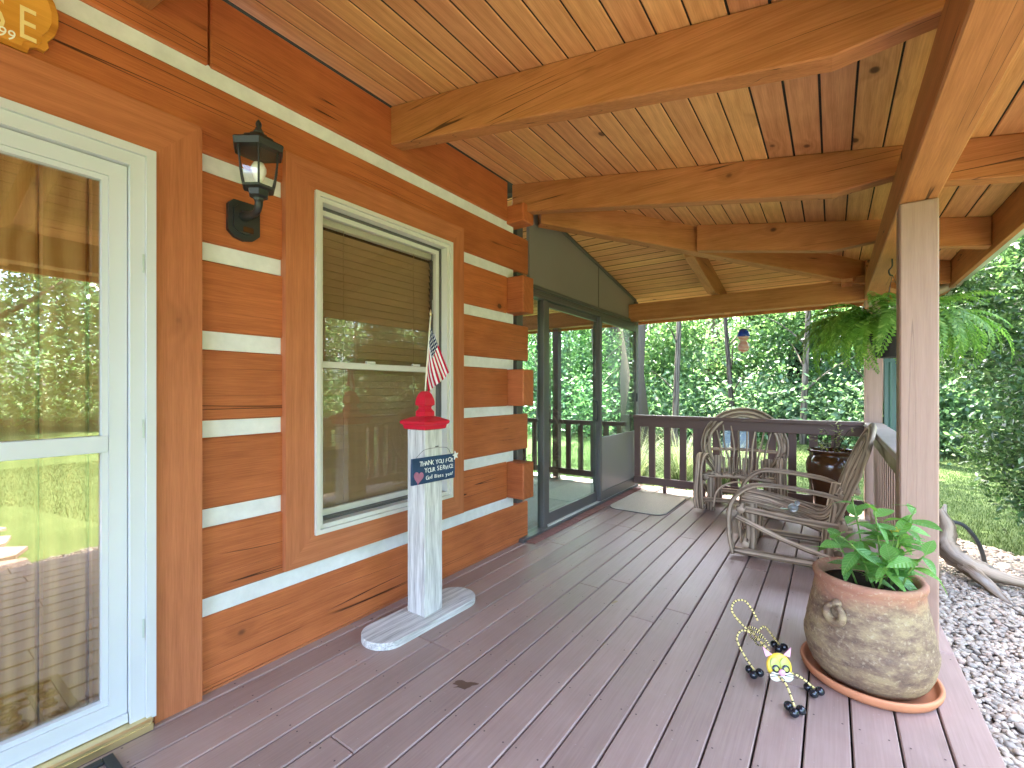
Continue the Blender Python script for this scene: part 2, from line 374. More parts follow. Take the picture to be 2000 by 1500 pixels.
def deck_mat():
    N = NT('deck_paint'); v = N.coord(); st = N.vmath('MULTIPLY', v, (1.4, 45, 45))
    fn = N.noise(st, 3, 4, .6); bl = N.noise(v, 3.5, 5, .65); sp = N.noise(v, 70, 2, .5); sp2 = N.noise(v, 9, 3, .5)
    col = N.ramp(N.math('ADD', N.math('MULTIPLY', fn, .55), N.math('MULTIPLY', bl, .5)), [(.2, (.225,.143,.118)), (.85, (.39,.275,.232))])
    wear = N.math('MULTIPLY', N.smooth(sp, .70, .76), N.smooth(sp2, .46, .60))
    col = N.mix(N.math('MULTIPLY', wear, .75), col, (.42,.34,.31))
    col = N.mix(N.math('MULTIPLY', N.smooth(N.noise(v, 26, 2, .5), .75, .8), .6), col, (.05,.026,.022))
    r = N.new('ShaderNodeObjectInfo').outputs['Random']; hs = N.new('ShaderNodeHueSaturation'); N.link(col, hs.inputs['Color'])
    N.link(N.math('MULTIPLY_ADD', r, .22, .89), hs.inputs['Value'])
    N.bump(fn, .35, .0015)
    return N.done(hs.outputs[0], N.math('MULTIPLY_ADD', bl, .25, .33), .5)
M['deck'] = deck_mat()
def terracotta():
    N = NT('mossy_terracotta'); v = N.coord('Object', False)
    s = N.new('ShaderNodeSeparateXYZ'); N.link(v, s.inputs[0])
    n1 = N.noise(v, 5, 5, .6); n2 = N.noise(N.vmath('MULTIPLY', v, (1, 1, 2.0)), 8, 9, .78); n3 = N.noise(v, 60, 3, .6)
    col = N.ramp(n2, [(.30, (.095,.062,.048)), (.46, (.19,.125,.082)), (.60, (.33,.245,.135)), (.74, (.21,.18,.085))])
    top = N.smooth(N.math('ADD', s.outputs[2], N.math('MULTIPLY', N.math('SUBTRACT', n1, .5), .22)), .33, .43)
    col = N.mix(N.math('MULTIPLY', top, .7), col, (.42,.18,.115))
    col = N.mix(N.math('MULTIPLY', N.smooth(n3, .55, .7), .35), col, (.52,.42,.28))
    col = N.mix(N.math('MULTIPLY', N.smooth(n1, .6, .75), .5), col, (.13,.10,.085))
    N.bump(N.math('ADD', n2, N.math('MULTIPLY', n3, .5)), .5, .004)
    return N.done(col, .75, .25)
M['pot'] = terracotta()
def ground_mat():
    N = NT('lawn_ground'); v = N.coord('Object', False)
    n = N.noise(v, 1.1, 5, .6); f = N.noise(v, 30, 4, .7)
    col = N.ramp(N.math('ADD', N.math('MULTIPLY', n, .5), N.math('MULTIPLY', f, .5)), [(.3, (.028,.046,.012)), (.5, (.047,.073,.021)), (.7, (.075,.10,.034))])
    N.bump(f, .8, .03); return N.done(col, .9, .15)
M['ground'] = ground_mat()
def gravel_mat():
    N = NT('river_pebbles'); r = N.new('ShaderNodeNewGeometry').outputs['Random Per Island']
    col = N.ramp(r, [(0, (.18,.14,.105)), (.25, (.34,.265,.195)), (.45, (.47,.36,.26)), (.62, (.28,.235,.19)), (.8, (.55,.455,.35)), (1, (.38,.24,.165))])
    n = N.noise(N.coord('Object', False), 60, 4); col = N.mix(.35, col, N.ramp(n, [(.3, (.12,.11,.10)), (.7, (.48,.44,.39))]))
    return N.done(col, .75, .3)
M['gravel'] = gravel_mat()
M['gravelbase'] = paint('gravel_bed', (.17,.14,.12), .9, .35, .2, 40, .8)
def stone_mat():
    N = NT('flagstone'); v = N.coord(); n = N.noise(v, 3, 6, .65)
    return N.done(N.ramp(n, [(.3, (.13,.085,.068)), (.5, (.20,.145,.12)), (.75, (.25,.205,.185))]), .85, .2)
M['flag'] = stone_mat()
def dash_wire():
    N = NT('dashed_wire'); v = N.coord('Object', False)
    n = N.noise(v, 130, 1, .5); return N.done(N.ramp(n, [(.47, (.75,.58,.20)), (.53, (.03,.025,.02))], 'LINEAR'), .45, .4)
M['dash'] = paint('yellow_cord', (.74,.58,.22), .5, .1, .4, 30, .1)
def flag_mat():
    N = NT('flag_cloth'); uv = N.new('ShaderNodeTexCoord').outputs['UV']; s = N.new('ShaderNodeSeparateXYZ'); N.link(uv, s.inputs[0])
    u, v = s.outputs[0], s.outputs[1]
    st = N.math('MODULO', N.math('FLOOR', N.math('MULTIPLY', v, 13.0)), 2.0)
    col = N.mix(st, (.50,.012,.045), (.80,.78,.76))
    can = N.math('MULTIPLY', N.math('LESS_THAN', u, .42), N.math('LESS_THAN', v, 7/13))
    gu, gv = N.math('MULTIPLY', u, 6/.42), N.math('MULTIPLY', v, 5*13/7)
    gu = N.math('ADD', gu, N.math('MULTIPLY', N.math('MODULO', N.math('FLOOR', gv), 2.0), .5))
    du = N.math('SUBTRACT', N.math('FRACT', gu), .5); dv = N.math('SUBTRACT', N.math('FRACT', gv), .5)
    d = N.math('SQRT', N.math('ADD', N.math('MULTIPLY', du, du), N.math('MULTIPLY', dv, dv)))
    a = N.math('ARCTAN2', dv, du); starr = N.math('MULTIPLY_ADD', N.math('COSINE', N.math('MULTIPLY', a, 5.0)), .11, .27)
    cc = N.mix(N.math('LESS_THAN', d, starr), (.012,.022,.075), (.80,.78,.76))
    col = N.mix(can, col, cc)
    N.done(col, .8, .15); tl = N.new('ShaderNodeBsdfTranslucent'); N.link(col, tl.inputs[0]); mx = N.new('ShaderNodeMixShader'); mx.inputs[0].default_value = .25
    N.link(N.b.outputs[0], mx.inputs[1]); N.link(tl.outputs[0], mx.inputs[2]); N.link(mx.outputs[0], N.out.inputs[0]); return N.m
M['flagcloth'] = flag_mat()
def stripe_glass():
    N = NT('striped_glass'); s = N.new('ShaderNodeSeparateXYZ'); N.link(N.coord('Object', False), s.inputs[0])
    st = N.math('GREATER_THAN', N.math('SINE', N.math('MULTIPLY', s.outputs[2], 420.0)), 0.0)
    return N.done(N.mix(st, (.55,.06,.05), (.75,.70,.62)), .12, .6)
M['stripeglass'] = stripe_glass()
# ------------------------------------------------------------------ setting: ground, lawn, gravel bed, deck
WX, SL, CZ, HY = -2.15, .177, 2.97, 3.30        # log wall face, roof slope, ceiling height at the wall, house corner
GZ = -.36
def ceil1(x): return CZ-SL*(x-WX)
def ceil2(y): return CZ-SL*(y-HY)
def hipX(y): return WX+(y-HY)
def fbm(x, y): return .5*np.sin(x*.31+1.3)*np.cos(y*.27)+.25*np.sin(x*.8+y*.6)
def ground_z(x, y):
    d = np.sqrt(np.maximum(0, np.maximum(np.abs(x)-3, 0)**2+np.maximum(np.abs(y-2)-6, 0)**2))
    return GZ+np.clip(d/25, 0, 1)*(fbm(x, y)*.5+.35)
g = np.concatenate([np.linspace(-90,-22,12), np.linspace(-20,24,56), np.linspace(27,90,12)])
gx, gy = np.meshgrid(g, g); n = len(g); V = np.stack([gx, gy, ground_z(gx, gy)], -1).reshape(-1, 3)
i = np.arange(n-1); a = (i[:, None]*n+i[None, :]).ravel()
ground = obj('lawn_ground', fastmesh('lawn_ground', V, np.stack([a, a+1, a+n+1, a+n], 1), True), M['ground']); tag(ground, kind='structure')
# gravel bed beside the deck
pts = [(.50,-.3),(1.5,-.2),(1.9,1.5),(2.1,3.6),(1.9,5.2),(1.55,6.4),(1.0,6.9),(.1,6.75),(.1,6.2),(.5,6.1)]
gb = fastmesh('gravel_bed', [(x, y, GZ+.012) for x, y in pts], [list(range(len(pts)))]); tag(obj('gravel_bed', gb, M['gravelbase']), kind='structure')
def inpoly(x, y, P):
    r = np.zeros(len(x), bool); j = len(P)-1
    for k in range(len(P)):
        (xa, ya), (xb, yb) = P[k], P[j]; c_ = ((ya > y) != (yb > y)) & (x < (xb-xa)*(y-ya)/(yb-ya+1e-12)+xa); r ^= c_; j = k
    return r
t_ = (1+5**.5)/2
ico = np.array([(-1,t_,0),(1,t_,0),(-1,-t_,0),(1,-t_,0),(0,-1,t_),(0,1,t_),(0,-1,-t_),(0,1,-t_),(t_,0,-1),(t_,0,1),(-t_,0,-1),(-t_,0,1)]); ico /= np.linalg.norm(ico[0])
icoF = np.array([(0,11,5),(0,5,1),(0,1,7),(0,7,10),(0,10,11),(1,5,9),(5,11,4),(11,10,2),(10,7,6),(7,1,8),(3,9,4),(3,4,2),(3,2,6),(3,6,8),(3,8,9),(4,9,5),(2,4,11),(6,2,10),(8,6,7),(9,8,1)])
def pebbles(name, X, Y, Z, smin, smax, mat):
    k = len(X); s = rng.uniform(smin, smax, k); sc3 = np.stack([s*rng.uniform(.8,1.5,k), s*rng.uniform(.7,1.1,k), s*rng.uniform(.4,.65,k)], 1)
    a = rng.uniform(0, 6.28, k); ca, sa = np.cos(a), np.sin(a); b = rng.normal(0, .25, k)
    v = ico[None]*(1+rng.normal(0, .13, (k, 12, 1)))*sc3[:, None]
    v = np.stack([v[...,0]*ca[:,None]-v[...,1]*sa[:,None], v[...,0]*sa[:,None]+v[...,1]*ca[:,None], v[...,2]+v[...,0]*b[:,None]], -1)
    v += np.stack([X, Y, Z+sc3[:,2]*.6], 1)[:, None]
    F = (icoF[None]+12*np.arange(k)[:, None, None]).reshape(-1, 3)
    return tag(obj(name, fastmesh(name, v.reshape(-1,3), F, True), mat), kind='stuff')
k = 26000; X = rng.uniform(.5, 2.1, k); Y = rng.uniform(.6, 6.9, k); ok = inpoly(X, Y, pts)
pb = pebbles('gravel', X[ok], Y[ok], np.full(ok.sum(), GZ+.01)+rng.uniform(0,.02,ok.sum()), .011, .025, M['gravel'])
tag(pb, 'loose grey and tan river gravel beside the deck')
# lawn grass blades where the lawn comes near
def blades(name, X, Y, Z, hmin, hmax, w, mat, lean=.5):
    k = len(X); a = rng.uniform(0, 6.28, k); h = rng.uniform(hmin, hmax, k); l = rng.uniform(0, lean, k)*h; b = a+rng.uniform(-.8,.8,k)+1.57
    base = np.stack([X, Y, Z], 1); dx = np.stack([np.cos(a), np.sin(a), 0*a], 1)*w/2; tip = base+np.stack([np.cos(b)*l, np.sin(b)*l, h], 1)
    v = np.stack([base-dx, base+dx, tip], 1).reshape(-1, 3); F = np.arange(3*k).reshape(-1, 3)
    return obj(name, fastmesh(name, v, F), mat)
k = 150000; X = rng.uniform(.3, 6.5, k); Y = 4.5+12*rng.random(k)**1.3; ok = ~inpoly(X, Y, pts) & (X > .9)
X2 = rng.uniform(-6, .9, 110000); Y2 = 6.3+9*rng.random(110000)**1.2
X3 = rng.uniform(2.2, 9, 70000); Y3 = rng.uniform(-5, 5, 70000); ok3 = ~inpoly(X3, Y3, [(.5,-3),(4.5,-3.5),(5,1.2),(2.2,1.8),(.5,1.0)])
X = np.concatenate([X[ok], X2, X3[ok3]]); Y = np.concatenate([Y[ok], Y2, Y3[ok3]])
tag(blades('lawn_grass', X, Y, ground_z(X, Y)-.005, .02, .055, .008, M['grassm']), 'short green lawn grass around the porch', kind='stuff')
# flagstone terrace in front of the door (seen mirrored in the storm door)
ter = empty('flagstone_terrace', (2.6, -.9, GZ), kind='structure')
sx, sy = .62, .55
for r_ in range(8):
    for q in range(6):
        cx, cy = .9+q*sx+(r_ % 2)*.25, -3.2+r_*sy
        if cx > 4.6: continue
        poly = []
        m_ = random.randint(5, 7)
        for k in range(m_):
            a = 2*math.pi*(k+random.uniform(-.22,.22))/m_; poly.append((math.cos(a)*sx*.54*random.uniform(.88,1.06), math.sin(a)*sy*.56*random.uniform(.88,1.06)))
        prism('flagstone', poly, .035, M['flag'], ter, Matrix.Translation((cx, cy, GZ+.0+random.uniform(.0,.006))))

# deck: boards run along the wall
PITCH, EDGE = .1437, .4897
deck = empty('deck', (-.8, 2.2, 0), kind='structure')
nb = 20
for k in range(nb):
    x1 = EDGE-k*PITCH-.0035; x0 = EDGE-(k+1)*PITCH+.0035
    y = -2.5; y_end = 6.06
    if k == nb-1: x0 = max(x0, -2.33)
    cuts = []
    yy = y+random.uniform(.6, 3.6)
    while yy < y_end-.8:
        cuts.append(yy); yy += random.choice([2.44, 3.05, 3.66])
    ed = [y]+cuts+[y_end]
    for a, b in zip(ed[:-1], ed[1:]):
        dz = random.uniform(-.0012, .0012)
        plank('deck_board', ((x0+x1)/2, a+.0015, -.019+dz), ((x0+x1)/2, b-.0015, -.019+dz), x1-x0, .038, M['deck'], deck, bev=.004)
sc_v = []; sc_f = []
for k in range(nb):
    for j in range(-6, 15):
        for q in (.026, .115):
            x, y = EDGE-(k+1)*PITCH+q+random.uniform(-.004,.004), j*.406+.12+random.uniform(-.006,.006); b = len(sc_v)
            sc_v += [(x+.0038*math.cos(a), y+.0038*math.sin(a), .0016) for a in np.linspace(0, 2*math.pi, 6, endpoint=False)]; sc_f.append(list(range(b, b+6)))
tag(obj('screw_heads', fastmesh('screw_heads', sc_v, sc_f), paint('screw_head', (.09,.06,.052), .6), deck), kind='stuff')
aabb('rim_board', EDGE-.045, EDGE-.004, -2.5, 6.06, -.25, -.042, M['shadedpaint'], deck)
aabb('rim_board', -2.33, EDGE-.05, 6.02, 6.058, -.25, -.042, M['shadedpaint'], deck)
for j in range(-6, 15): aabb('joist', -2.33, EDGE-.05, j*.406+.1, j*.406+.14, -.22, -.041, M['dim'], deck, bev=0)
aabb('ground_cloth', -2.4, .44, -2.5, 6.0, GZ+.004, GZ+.01, M['dim'], deck, bev=0)

# ------------------------------------------------------------------ log house
house = empty('log_house', (-4.2, 0, 0), label='log house wall of orange hewn logs with white chinking', cat='house')
CB = [(.012,.325),(.404,.70),(.779,1.079),(1.1515,1.451),(1.53,1.826),(1.903,2.20),(2.275,2.574),(2.65,2.965)]
DY0, DY1, DZ = -.36, .639, 2.188                # door frame opening
WY0, WY1, WZ0, WZ1 = 1.303, 2.29, .56, 2.275     # window frame opening
def logseg(y0, y1, z0, z1):
    o = random.uniform(-.004, .003); aabb('log', WX-.16, WX+o, y0, y1, z0, z1, M['log'], house, bev=.007, axis=1)
for k, (z0, z1) in enumerate(CB):
    end = 3.30 if k % 2 == 0 and k < 7 else 2.998
    if k == 7: segs = [(-3, .835), (.841, 2.998)]
    elif k == 6: segs = [(-3, end)]
    elif k == 0: segs = [(-3, DY0-.01), (DY1+.01, end)]
    else: segs = [(-3, DY0-.01), (DY1+.01, WY0-.02), (WY1+.02, end)]
    for a, b in segs: logseg(a, b, z0, z1)
    if k == 1: logseg(WY0-.018, WY1+.018, z0, .55)
for k in range(7):
    z0, z1 = CB[k][1], CB[k+1][0]; e = 3.10
    segs = [(-3, e)] if k == 6 else ([(-3, DY0), (DY1, e)] if k == 0 else [(-3, DY0), (DY1, WY0), (WY1, e)])
    for a, b in segs: aabb('chinking', WX-.15, WX-.014, a, b, z0-.012, z1+.012, M['chink'], house, bev=.004, axis=1)
for k, (z0, z1) in enumerate(CB):
    if k in (1, 3, 5): aabb('corner_log', -7, -2.0, 3.002, 3.157, z0+.002, z1-.004, M['log'], house, bev=.008)
    elif k == 7: aabb('corner_log', -7, -2.0, 3.002, 3.157, 2.63, 2.775, M['log'], house, bev=.008)
    else: aabb('corner_log', -7, WX-.17, 3.002, 3.157, z0, z1, M['log'], house, bev=.006)
for k in range(7): aabb('chinking', -7, WX-.16, 3.005, 3.14, CB[k][1]-.01, CB[k+1][0]+.01, M['chink'], house, bev=.003)
aabb('base_board', WX-.13, WX-.005, DY1+.17, 3.25, .001, .0115, M['trim'], house, bev=0)
MY = {'up': Matrix(((0,0,1),(0,-1,0),(1,0,0))), 'top': Matrix(((0,0,1),(-1,0,0),(0,-1,0))), 'dn': Matrix(((0,0,1),(0,1,0),(-1,0,0))), 'bot': Matrix(((0,0,1),(1,0,0),(0,1,0)))}
def mitre(name, org, kind, L, w, t, ca, cb, mat, parent):
    m = MY[kind].to_4x4(); m.translation = org
    return prism(name, [(0,0),(L,0),(L-cb,w),(ca,w)], t, mat, parent, m)
def frame4(name, y0, y1, z0, z1, w, x0, t, mat, parent, bottom=True, g=.0008, wb=None):
    """mitred picture frame in the wall plane: outer rectangle, member width w"""
    mitre(name, (x0, y1, z0), 'up', z1-z0, w, t, w if bottom else 0, w-g, mat, parent)
    mitre(name, (x0, y1, z1), 'top', y1-y0, w, t, w, w, mat, parent)
    mitre(name, (x0, y0, z1), 'dn', z1-z0, w, t, w-g, w if bottom else 0, mat, parent)
    if bottom: mitre(name, (x0, y0, z0), 'bot', y1-y0, w, t, w, w, mat, parent)
# window
win = empty('window', (WX, 1.8, .42), parent=house)
frame4('window_trim', 1.148, 2.425, .418, 2.416, .145, WX-.02, .052, M['trim'], win)
frame4('window_frame', WY0-.008, WY1+.008, WZ0-.006, WZ1+.006, .022, WX-.06, .108, M['cream'], win)
frame4('window_frame', WY0+.0145, WY1-.0145, WZ0+.0165, WZ1-.0165, .022, WX-.075, .108, M['cream'], win)
frame4('window_track', WY0+.037, WY1-.037, WZ0+.039, WZ1-.039, .014, WX-.09, .07, M['bronze'], win)
zm = 1.405
frame4('sash', WY0+.05, WY1-.05, zm-.005, WZ1-.052, .026, WX-.06, .03, M['cream'], win)
frame4('sash', WY0+.05, WY1-.05, WZ0+.052, zm+.03, .034, WX-.085, .024, M['cream'], win)
aabb('meeting_rail', WX-.058, WX-.022, WY0+.05, WY1-.05, zm-.008, zm+.026, M['cream'], win, axis=1)
aabb('pane', WX-.05, WX-.046, WY0+.07, WY1-.07, zm+.02, WZ1-.075, M['glass_win'], win, bev=0, axis=1)
aabb('pane', WX-.075, WX-.071, WY0+.08, WY1-.08, WZ0+.08, zm+.0, M['glass_win'], win, bev=0, axis=1)
aabb('blind_headrail', WX-.135, WX-.10, WY0+.05, WY1-.05, WZ1-.10, WZ1-.055, M['cream'], win, axis=1)
zz = WZ1-.10; slat_me = fastmesh('blind_slat', *boxVF(WY1-WY0-.11, .05, .003, 0)); slat_me.materials.append(M['blind'])
while zz > WZ0+.06:
    zz -= .043; o = obj('blind_slat', slat_me, None, win, frame_mtx((WX-.12, WY0+.055, zz), (WX-.12, WY1-.055, zz), (math.sin(R(72)), 0, math.cos(R(72)))))
for q in (.25, .78): tube('blind_cord', [(WX-.098, WY0+q*(WY1-WY0), WZ1-.1), (WX-.098, WY0+q*(WY1-WY0), WZ0+.08)], .0015, M['blind'], win, 5)
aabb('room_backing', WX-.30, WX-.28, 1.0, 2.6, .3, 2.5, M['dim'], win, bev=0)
for q in (.37, .72): aabb('sash_lock', WX-.03, WX-.012, WY0+q-.03, WY0+q+.03, zm+.026, zm+.04, M['cream'], win)
# door: storm door in front of a plank door
mitre('door_trim', (WX-.02, .80, .001), 'up', 2.361, .16, .048, 0, .172, M['trim'], house)
mitre('door_trim', (WX-.02, .80, 2.362), 'top', 1.32, .172, .048, .16, .16, M['trim'], house)
mitre('door_trim', (WX-.02, -.52, 2.362), 'dn', 2.361, .16, .048, .172, 0, M['trim'], house)
sd = empty('storm_door', (WX, .14, .0), parent=house)
frame4('door_frame', DY0, DY1, .04, DZ, .03, WX-.10, .145, M['white'], sd, bottom=False)
frame4('door_frame', DY0+.0305, DY1-.0305, .04, DZ-.0305, .045, WX-.10, .132, M['white'], sd, bottom=False)
S0, S1, ST = DY0+.078, DY1-.078, DZ-.079
frame4('door_leaf', S0, S1, .085, ST, .052, WX-.03, .038, M['white'], sd)
frame4('glazing_bead', S0+.0525, S1-.0525, .1375, ST-.0525, .018, WX-.025, .026, M['white'], sd)
aabb('door_rail', WX-.028, WX+.006, S0+.053, S1-.053, 1.055, 1.115, M['white'], sd, axis=1)
aabb('pane', WX-.02, WX-.016, S0+.06, S1-.06, 1.116, ST-.06, M['glass_door'], sd, bev=0, axis=1)
aabb('pane', WX-.021, WX-.017, S0+.06, S1-.06, .146, 1.054, M['glass_door'], sd, bev=0, axis=1)
for z in (.35, 1.1, 1.72): aabb('hinge', WX+.0325, WX+.036, DY1-.040, DY1-.034, z, z+.07, M['gutter'], sd, bev=0)
aabb('door_sweep', WX-.02, WX+.02, S0, S1, .05, .084, M['white'], sd, axis=1)
aabb('threshold', WX-.16, WX+.062, DY0+.0, DY1-.012, .028, .048, M['brass'], sd, axis=1, bev=.006)
aabb('threshold_face', WX+.045, WX+.059, DY0+.0, DY1-.012, .001, .0275, M['brass'], sd, axis=1)
pd = empty('plank_door', (WX-.1, .14, .0), parent=house)
y = S0-.02
while y < S1+.02:
    aabb('plank', WX-.135, WX-.105, y+.002, y+.128, .06, 2.12, M['pine'], pd, bev=.008, axis=2); y += .13
aabb('door_core', WX-.16, WX-.137, DY0-.02, DY1+.02, .03, 2.15, M['pine'], pd, bev=0, axis=2)
aabb('jamb', WX-.13, WX-.04, S1+.005, S1+.03, .03, 2.1, M['green_wood'], pd, axis=2)

# ------------------------------------------------------------------ porch roof
proof = empty('porch_roof', (-.6, 2.0, 2.6), label='porch roof with orange pine board ceiling and heavy rafters', cat='roof')
def slab(name, corners_xy, zf, th, axis, mat, parent, ch=0.0):
    """thin board over a plan polygon (first two and last two corners on opposite long edges) following a height function; grain along world axis"""
    n = len(corners_xy); k = 1-axis if axis == 1 else 1; A = np.array(corners_xy, float); mid = (A[:, k].min()+A[:, k].max())/2; B = A.copy()
    B[:, k] -= np.sign(A[:, k]-mid)*ch
    V = [(x, y, zf(x, y)) for x, y in B]+[(x, y, zf(x, y)+ch) for x, y in A]+[(x, y, zf(x, y)+th) for x, y in A]
    c_ = np.mean(np.array(V), 0); m = Matrix.Translation(c_) if axis == 0 else Matrix.Translation(c_) @ Matrix.Rotation(R(90), 4, 'Z')
    im = m.inverted(); V = [im @ Vector(v) for v in V]
    F = [list(range(n))[::-1], list(range(2*n, 3*n))]+[[q*n+i, q*n+(i+1) % n, (q+1)*n+(i+1) % n, (q+1)*n+i] for q in (0, 1) for i in range(n)]
    return obj(name, fastmesh(name, [tuple(v) for v in V], F), mat, parent, m)
BW, GAP = .1315, .0055
x = WX+.004; EAVE = .87; YB = -2.5
while x < EAVE-.02:
    x1 = min(x+BW-GAP, EAVE-.002); j = random.uniform(0, .0025)
    slab('ceiling_board', [(x, YB), (x1, YB), (x1, x1-WX+HY-.004), (x, x-WX+HY-.004)], lambda X, Y, j=j: ceil1(X)+j, .018, 1, M['ceil'], proof, .005); x += BW
y = HY+.004; YE = HY+EAVE-WX
while y < YE-.02:
    y1 = min(y+BW-GAP, YE-.002); j = random.uniform(0, .0025)
    slab('ceiling_board', [(-6.5, y), (hipX(y)-.004, y), (hipX(y1)-.004, y1), (-6.5, y1)], lambda X, Y, j=j: ceil2(Y)+j, .018, 0, M['ceil'], proof, .005); y += BW
OV = 1.0
shade_mat = paint('shade_black', (.018,.015,.012), .9)  # near-black sheets added in the board gaps to paint the groove shade
slab('groove_shade', [(WX, YB), (EAVE, YB), (EAVE, EAVE-WX+HY), (WX, HY)], lambda X, Y: ceil1(X)+.0045, .004, 1, shade_mat, proof)
slab('groove_shade', [(-6.5, HY), (WX, HY), (EAVE, EAVE-WX+HY), (-6.5, EAVE-WX+HY)], lambda X, Y: ceil2(Y)+.0030, .004, 0, shade_mat, proof)
slab('roof_deck', [(-7, YB-.1), (OV, YB-.1), (OV, OV-WX+HY), (WX, HY), (-7, HY)], lambda X, Y: ceil1(X)+.028, .06, 0, M['dim'], proof)
slab('roof_deck', [(-7, HY), (WX, HY), (OV, OV-WX+HY), (-7, OV-WX+HY)], lambda X, Y: ceil2(Y)+.028, .06, 0, M['dim'], proof)
def profile(name, pts, origin, dirx, dirw, w, mat):
    """profile pts (s,z) in the vertical plane through origin along dirx, extruded w along dirw"""
    ox, oy = origin; n = len(pts); cs = np.mean([p[0] for p in pts]); cz = np.mean([p[1] for p in pts])
    m = Matrix(((dirx[0], dirw[0], 0, ox+dirx[0]*cs), (dirx[1], dirw[1], 0, oy+dirx[1]*cs), (0, 0, 1, cz), (0, 0, 0, 1)))
    b = .005
    V = [(s-cs, -w/2, z-cz) for s, z in pts]+[(s-cs, w/2, z-cz) for s, z in pts]
    F = [list(range(n))[::-1], list(range(n, 2*n))]+[[i, (i+1) % n, n+(i+1) % n, n+i] for i in range(n)]
    o = obj(name, fastmesh(name, V, F), mat, proof, m)
    bv = o.modifiers.new('edge', 'BEVEL'); bv.width = b; bv.segments = 1; bv.limit_method = 'ANGLE'
    return o
PZ0, PZ1, PX0, PX1 = 2.17, 2.385, .262, .402     # plate beam on the posts
def raft_pts(s0, base):                            # base(s): ceiling height at outward coordinate s (s plays X)
    e = EAVE-.002; return [(s0, base(s0)-.001), (s0, base(s0)-.23), (0.0, base(0)-.23), (PX0-.002, PZ1+.001), (PX1+.002, PZ1+.001), (PX1+.006, base(PX1)-.2), (e, base(e)-.2), (e, base(e)-.001)]
for yc in (-1.92, -.665, .59, 1.845, 3.10):
    profile('rafter', raft_pts(WX+.0015, ceil1), (0, yc), (1, 0), (0, 1), .09, M['beam'])
for yc in (4.345, 5.6): profile('rafter', raft_pts(hipX(yc)+.11 if yc < 5 else hipX(yc)+.115, ceil1), (0, yc), (1, 0), (0, 1), .09, M['beam'])
for xc in (-1.10, .12):
    s0 = hipX(0)*0+(xc-WX+HY)-(5.45)              # outward coordinate on the far slope is Y-5.45
    profile('jack_rafter', raft_pts(s0+.11, lambda s: ceil2(s+5.45)), (xc, 5.45), (0, 1), (1, 0), .09, M['beam'])
q2 = math.sqrt(.5)
def hipz(s): return ceil1(WX+s*q2)
sE = (EAVE-WX)/q2-.05
profile('hip_rafter', [(.10, hipz(.10)-.001), (.10, hipz(.10)-.245), (sE, hipz(sE)-.215), (sE, hipz(sE)-.001)], (WX, HY), (q2, q2), (-q2, q2), .115, M['beam'])
PY0, PY1 = 5.68, 5.82
plank('plate_beam', ((PX0+PX1)/2, YB, (PZ0+PZ1)/2), ((PX0+PX1)/2, PY0-.002, (PZ0+PZ1)/2), PX1-PX0, PZ1-PZ0, M['beam'], proof, bev=.006)
plank('plate_beam', (-6.5, (PY0+PY1)/2, (PZ0+PZ1)/2), (PX1, (PY0+PY1)/2, (PZ0+PZ1)/2), PY1-PY0, PZ1-PZ0, M['beam'], proof, bev=.006)
for xc in (-1.98, -.98, .02): aabb('cleat', xc-.03, xc+.03, PY0-.02, PY0+.02, PZ0-.012, PZ0-.0005, M['ceil'], proof)
zt = ceil1(EAVE)
aabb('fascia', EAVE, EAVE+.035, YB, YE-.002, zt-.225, zt+.02, M['beam'], proof, axis=1)
aabb('fascia', -6.5, EAVE+.035, YE, YE+.035, zt-.225, zt+.02, M['beam'], proof, axis=0)
def gutter(a, b, out):
    P = [(0,.0),(0,-.115),(.03,-.125),(.085,-.11),(.10,-.06),(.11,-.01),(.105,-.01),(.094,-.06),(.08,-.103),(.03,-.118),(.006,-.108),(.006,0)]
    n = len(P); V = [(p[0]*out[0]+c_[0], p[0]*out[1]+c_[1], c_[2]+p[1]) for c_ in (a, b) for p in P]
    F = [[i, (i+1) % n, n+(i+1) % n, n+i] for i in range(n)]+[list(range(n))[::-1], list(range(n, 2*n))]
    obj('gutter', fastmesh('gutter', V, F), M['gutter'], proof)
gutter((EAVE+.037, YB, zt-.06), (EAVE+.037, YE+.12, zt-.06), (1, 0)); gutter((EAVE+.15, YE+.037, zt-.06), (-6.5, YE+.037, zt-.06), (0, 1))

# posts
def post(y0, label):
    p = aabb('porch_post', .264, .404, y0, y0+.14, .0, PZ0-.001, M['postpaint'], None, bev=.006, axis=2)
    tag(p, label, 'post', 'square porch posts')
post(2.84, 'square mauve brown porch post behind the large clay pot')
post(5.68, 'square mauve brown post at the far porch corner under the fern')
post(-1.3, 'square mauve brown porch post behind the viewer beside the front steps')
# downspout on the far corner post
ds = empty('downspout', (.45, 5.72, 0), label='green fluted downspout fixed to the far corner post', cat='downspout')
fl = []
for k in range(24):
    a = 2*math.pi*k/24; r_ = 1+.10*math.cos(8*a); fl.append((.045*r_*max(-1, min(1, 1.25*math.cos(a))), .035*r_*max(-1, min(1, 1.25*math.sin(a)))))
prism('pipe', fl, 2.15, M['green_metal'], ds, Matrix.Translation((.458, 5.70, -.2)))
tube('elbow', [(.458, 5.70, 1.93), (.47, 5.70, 1.99), (.62, 5.70, 2.10), (.88, 5.70, 2.235), (.945, 5.70, 2.26), (.952, 5.70, 2.30)], .036, M['tan_metal'], ds, 8, n=3)
aabb('strap', .405, .51, 5.66, 5.662, 1.55, 1.575, M['green_metal'], ds, bev=0)

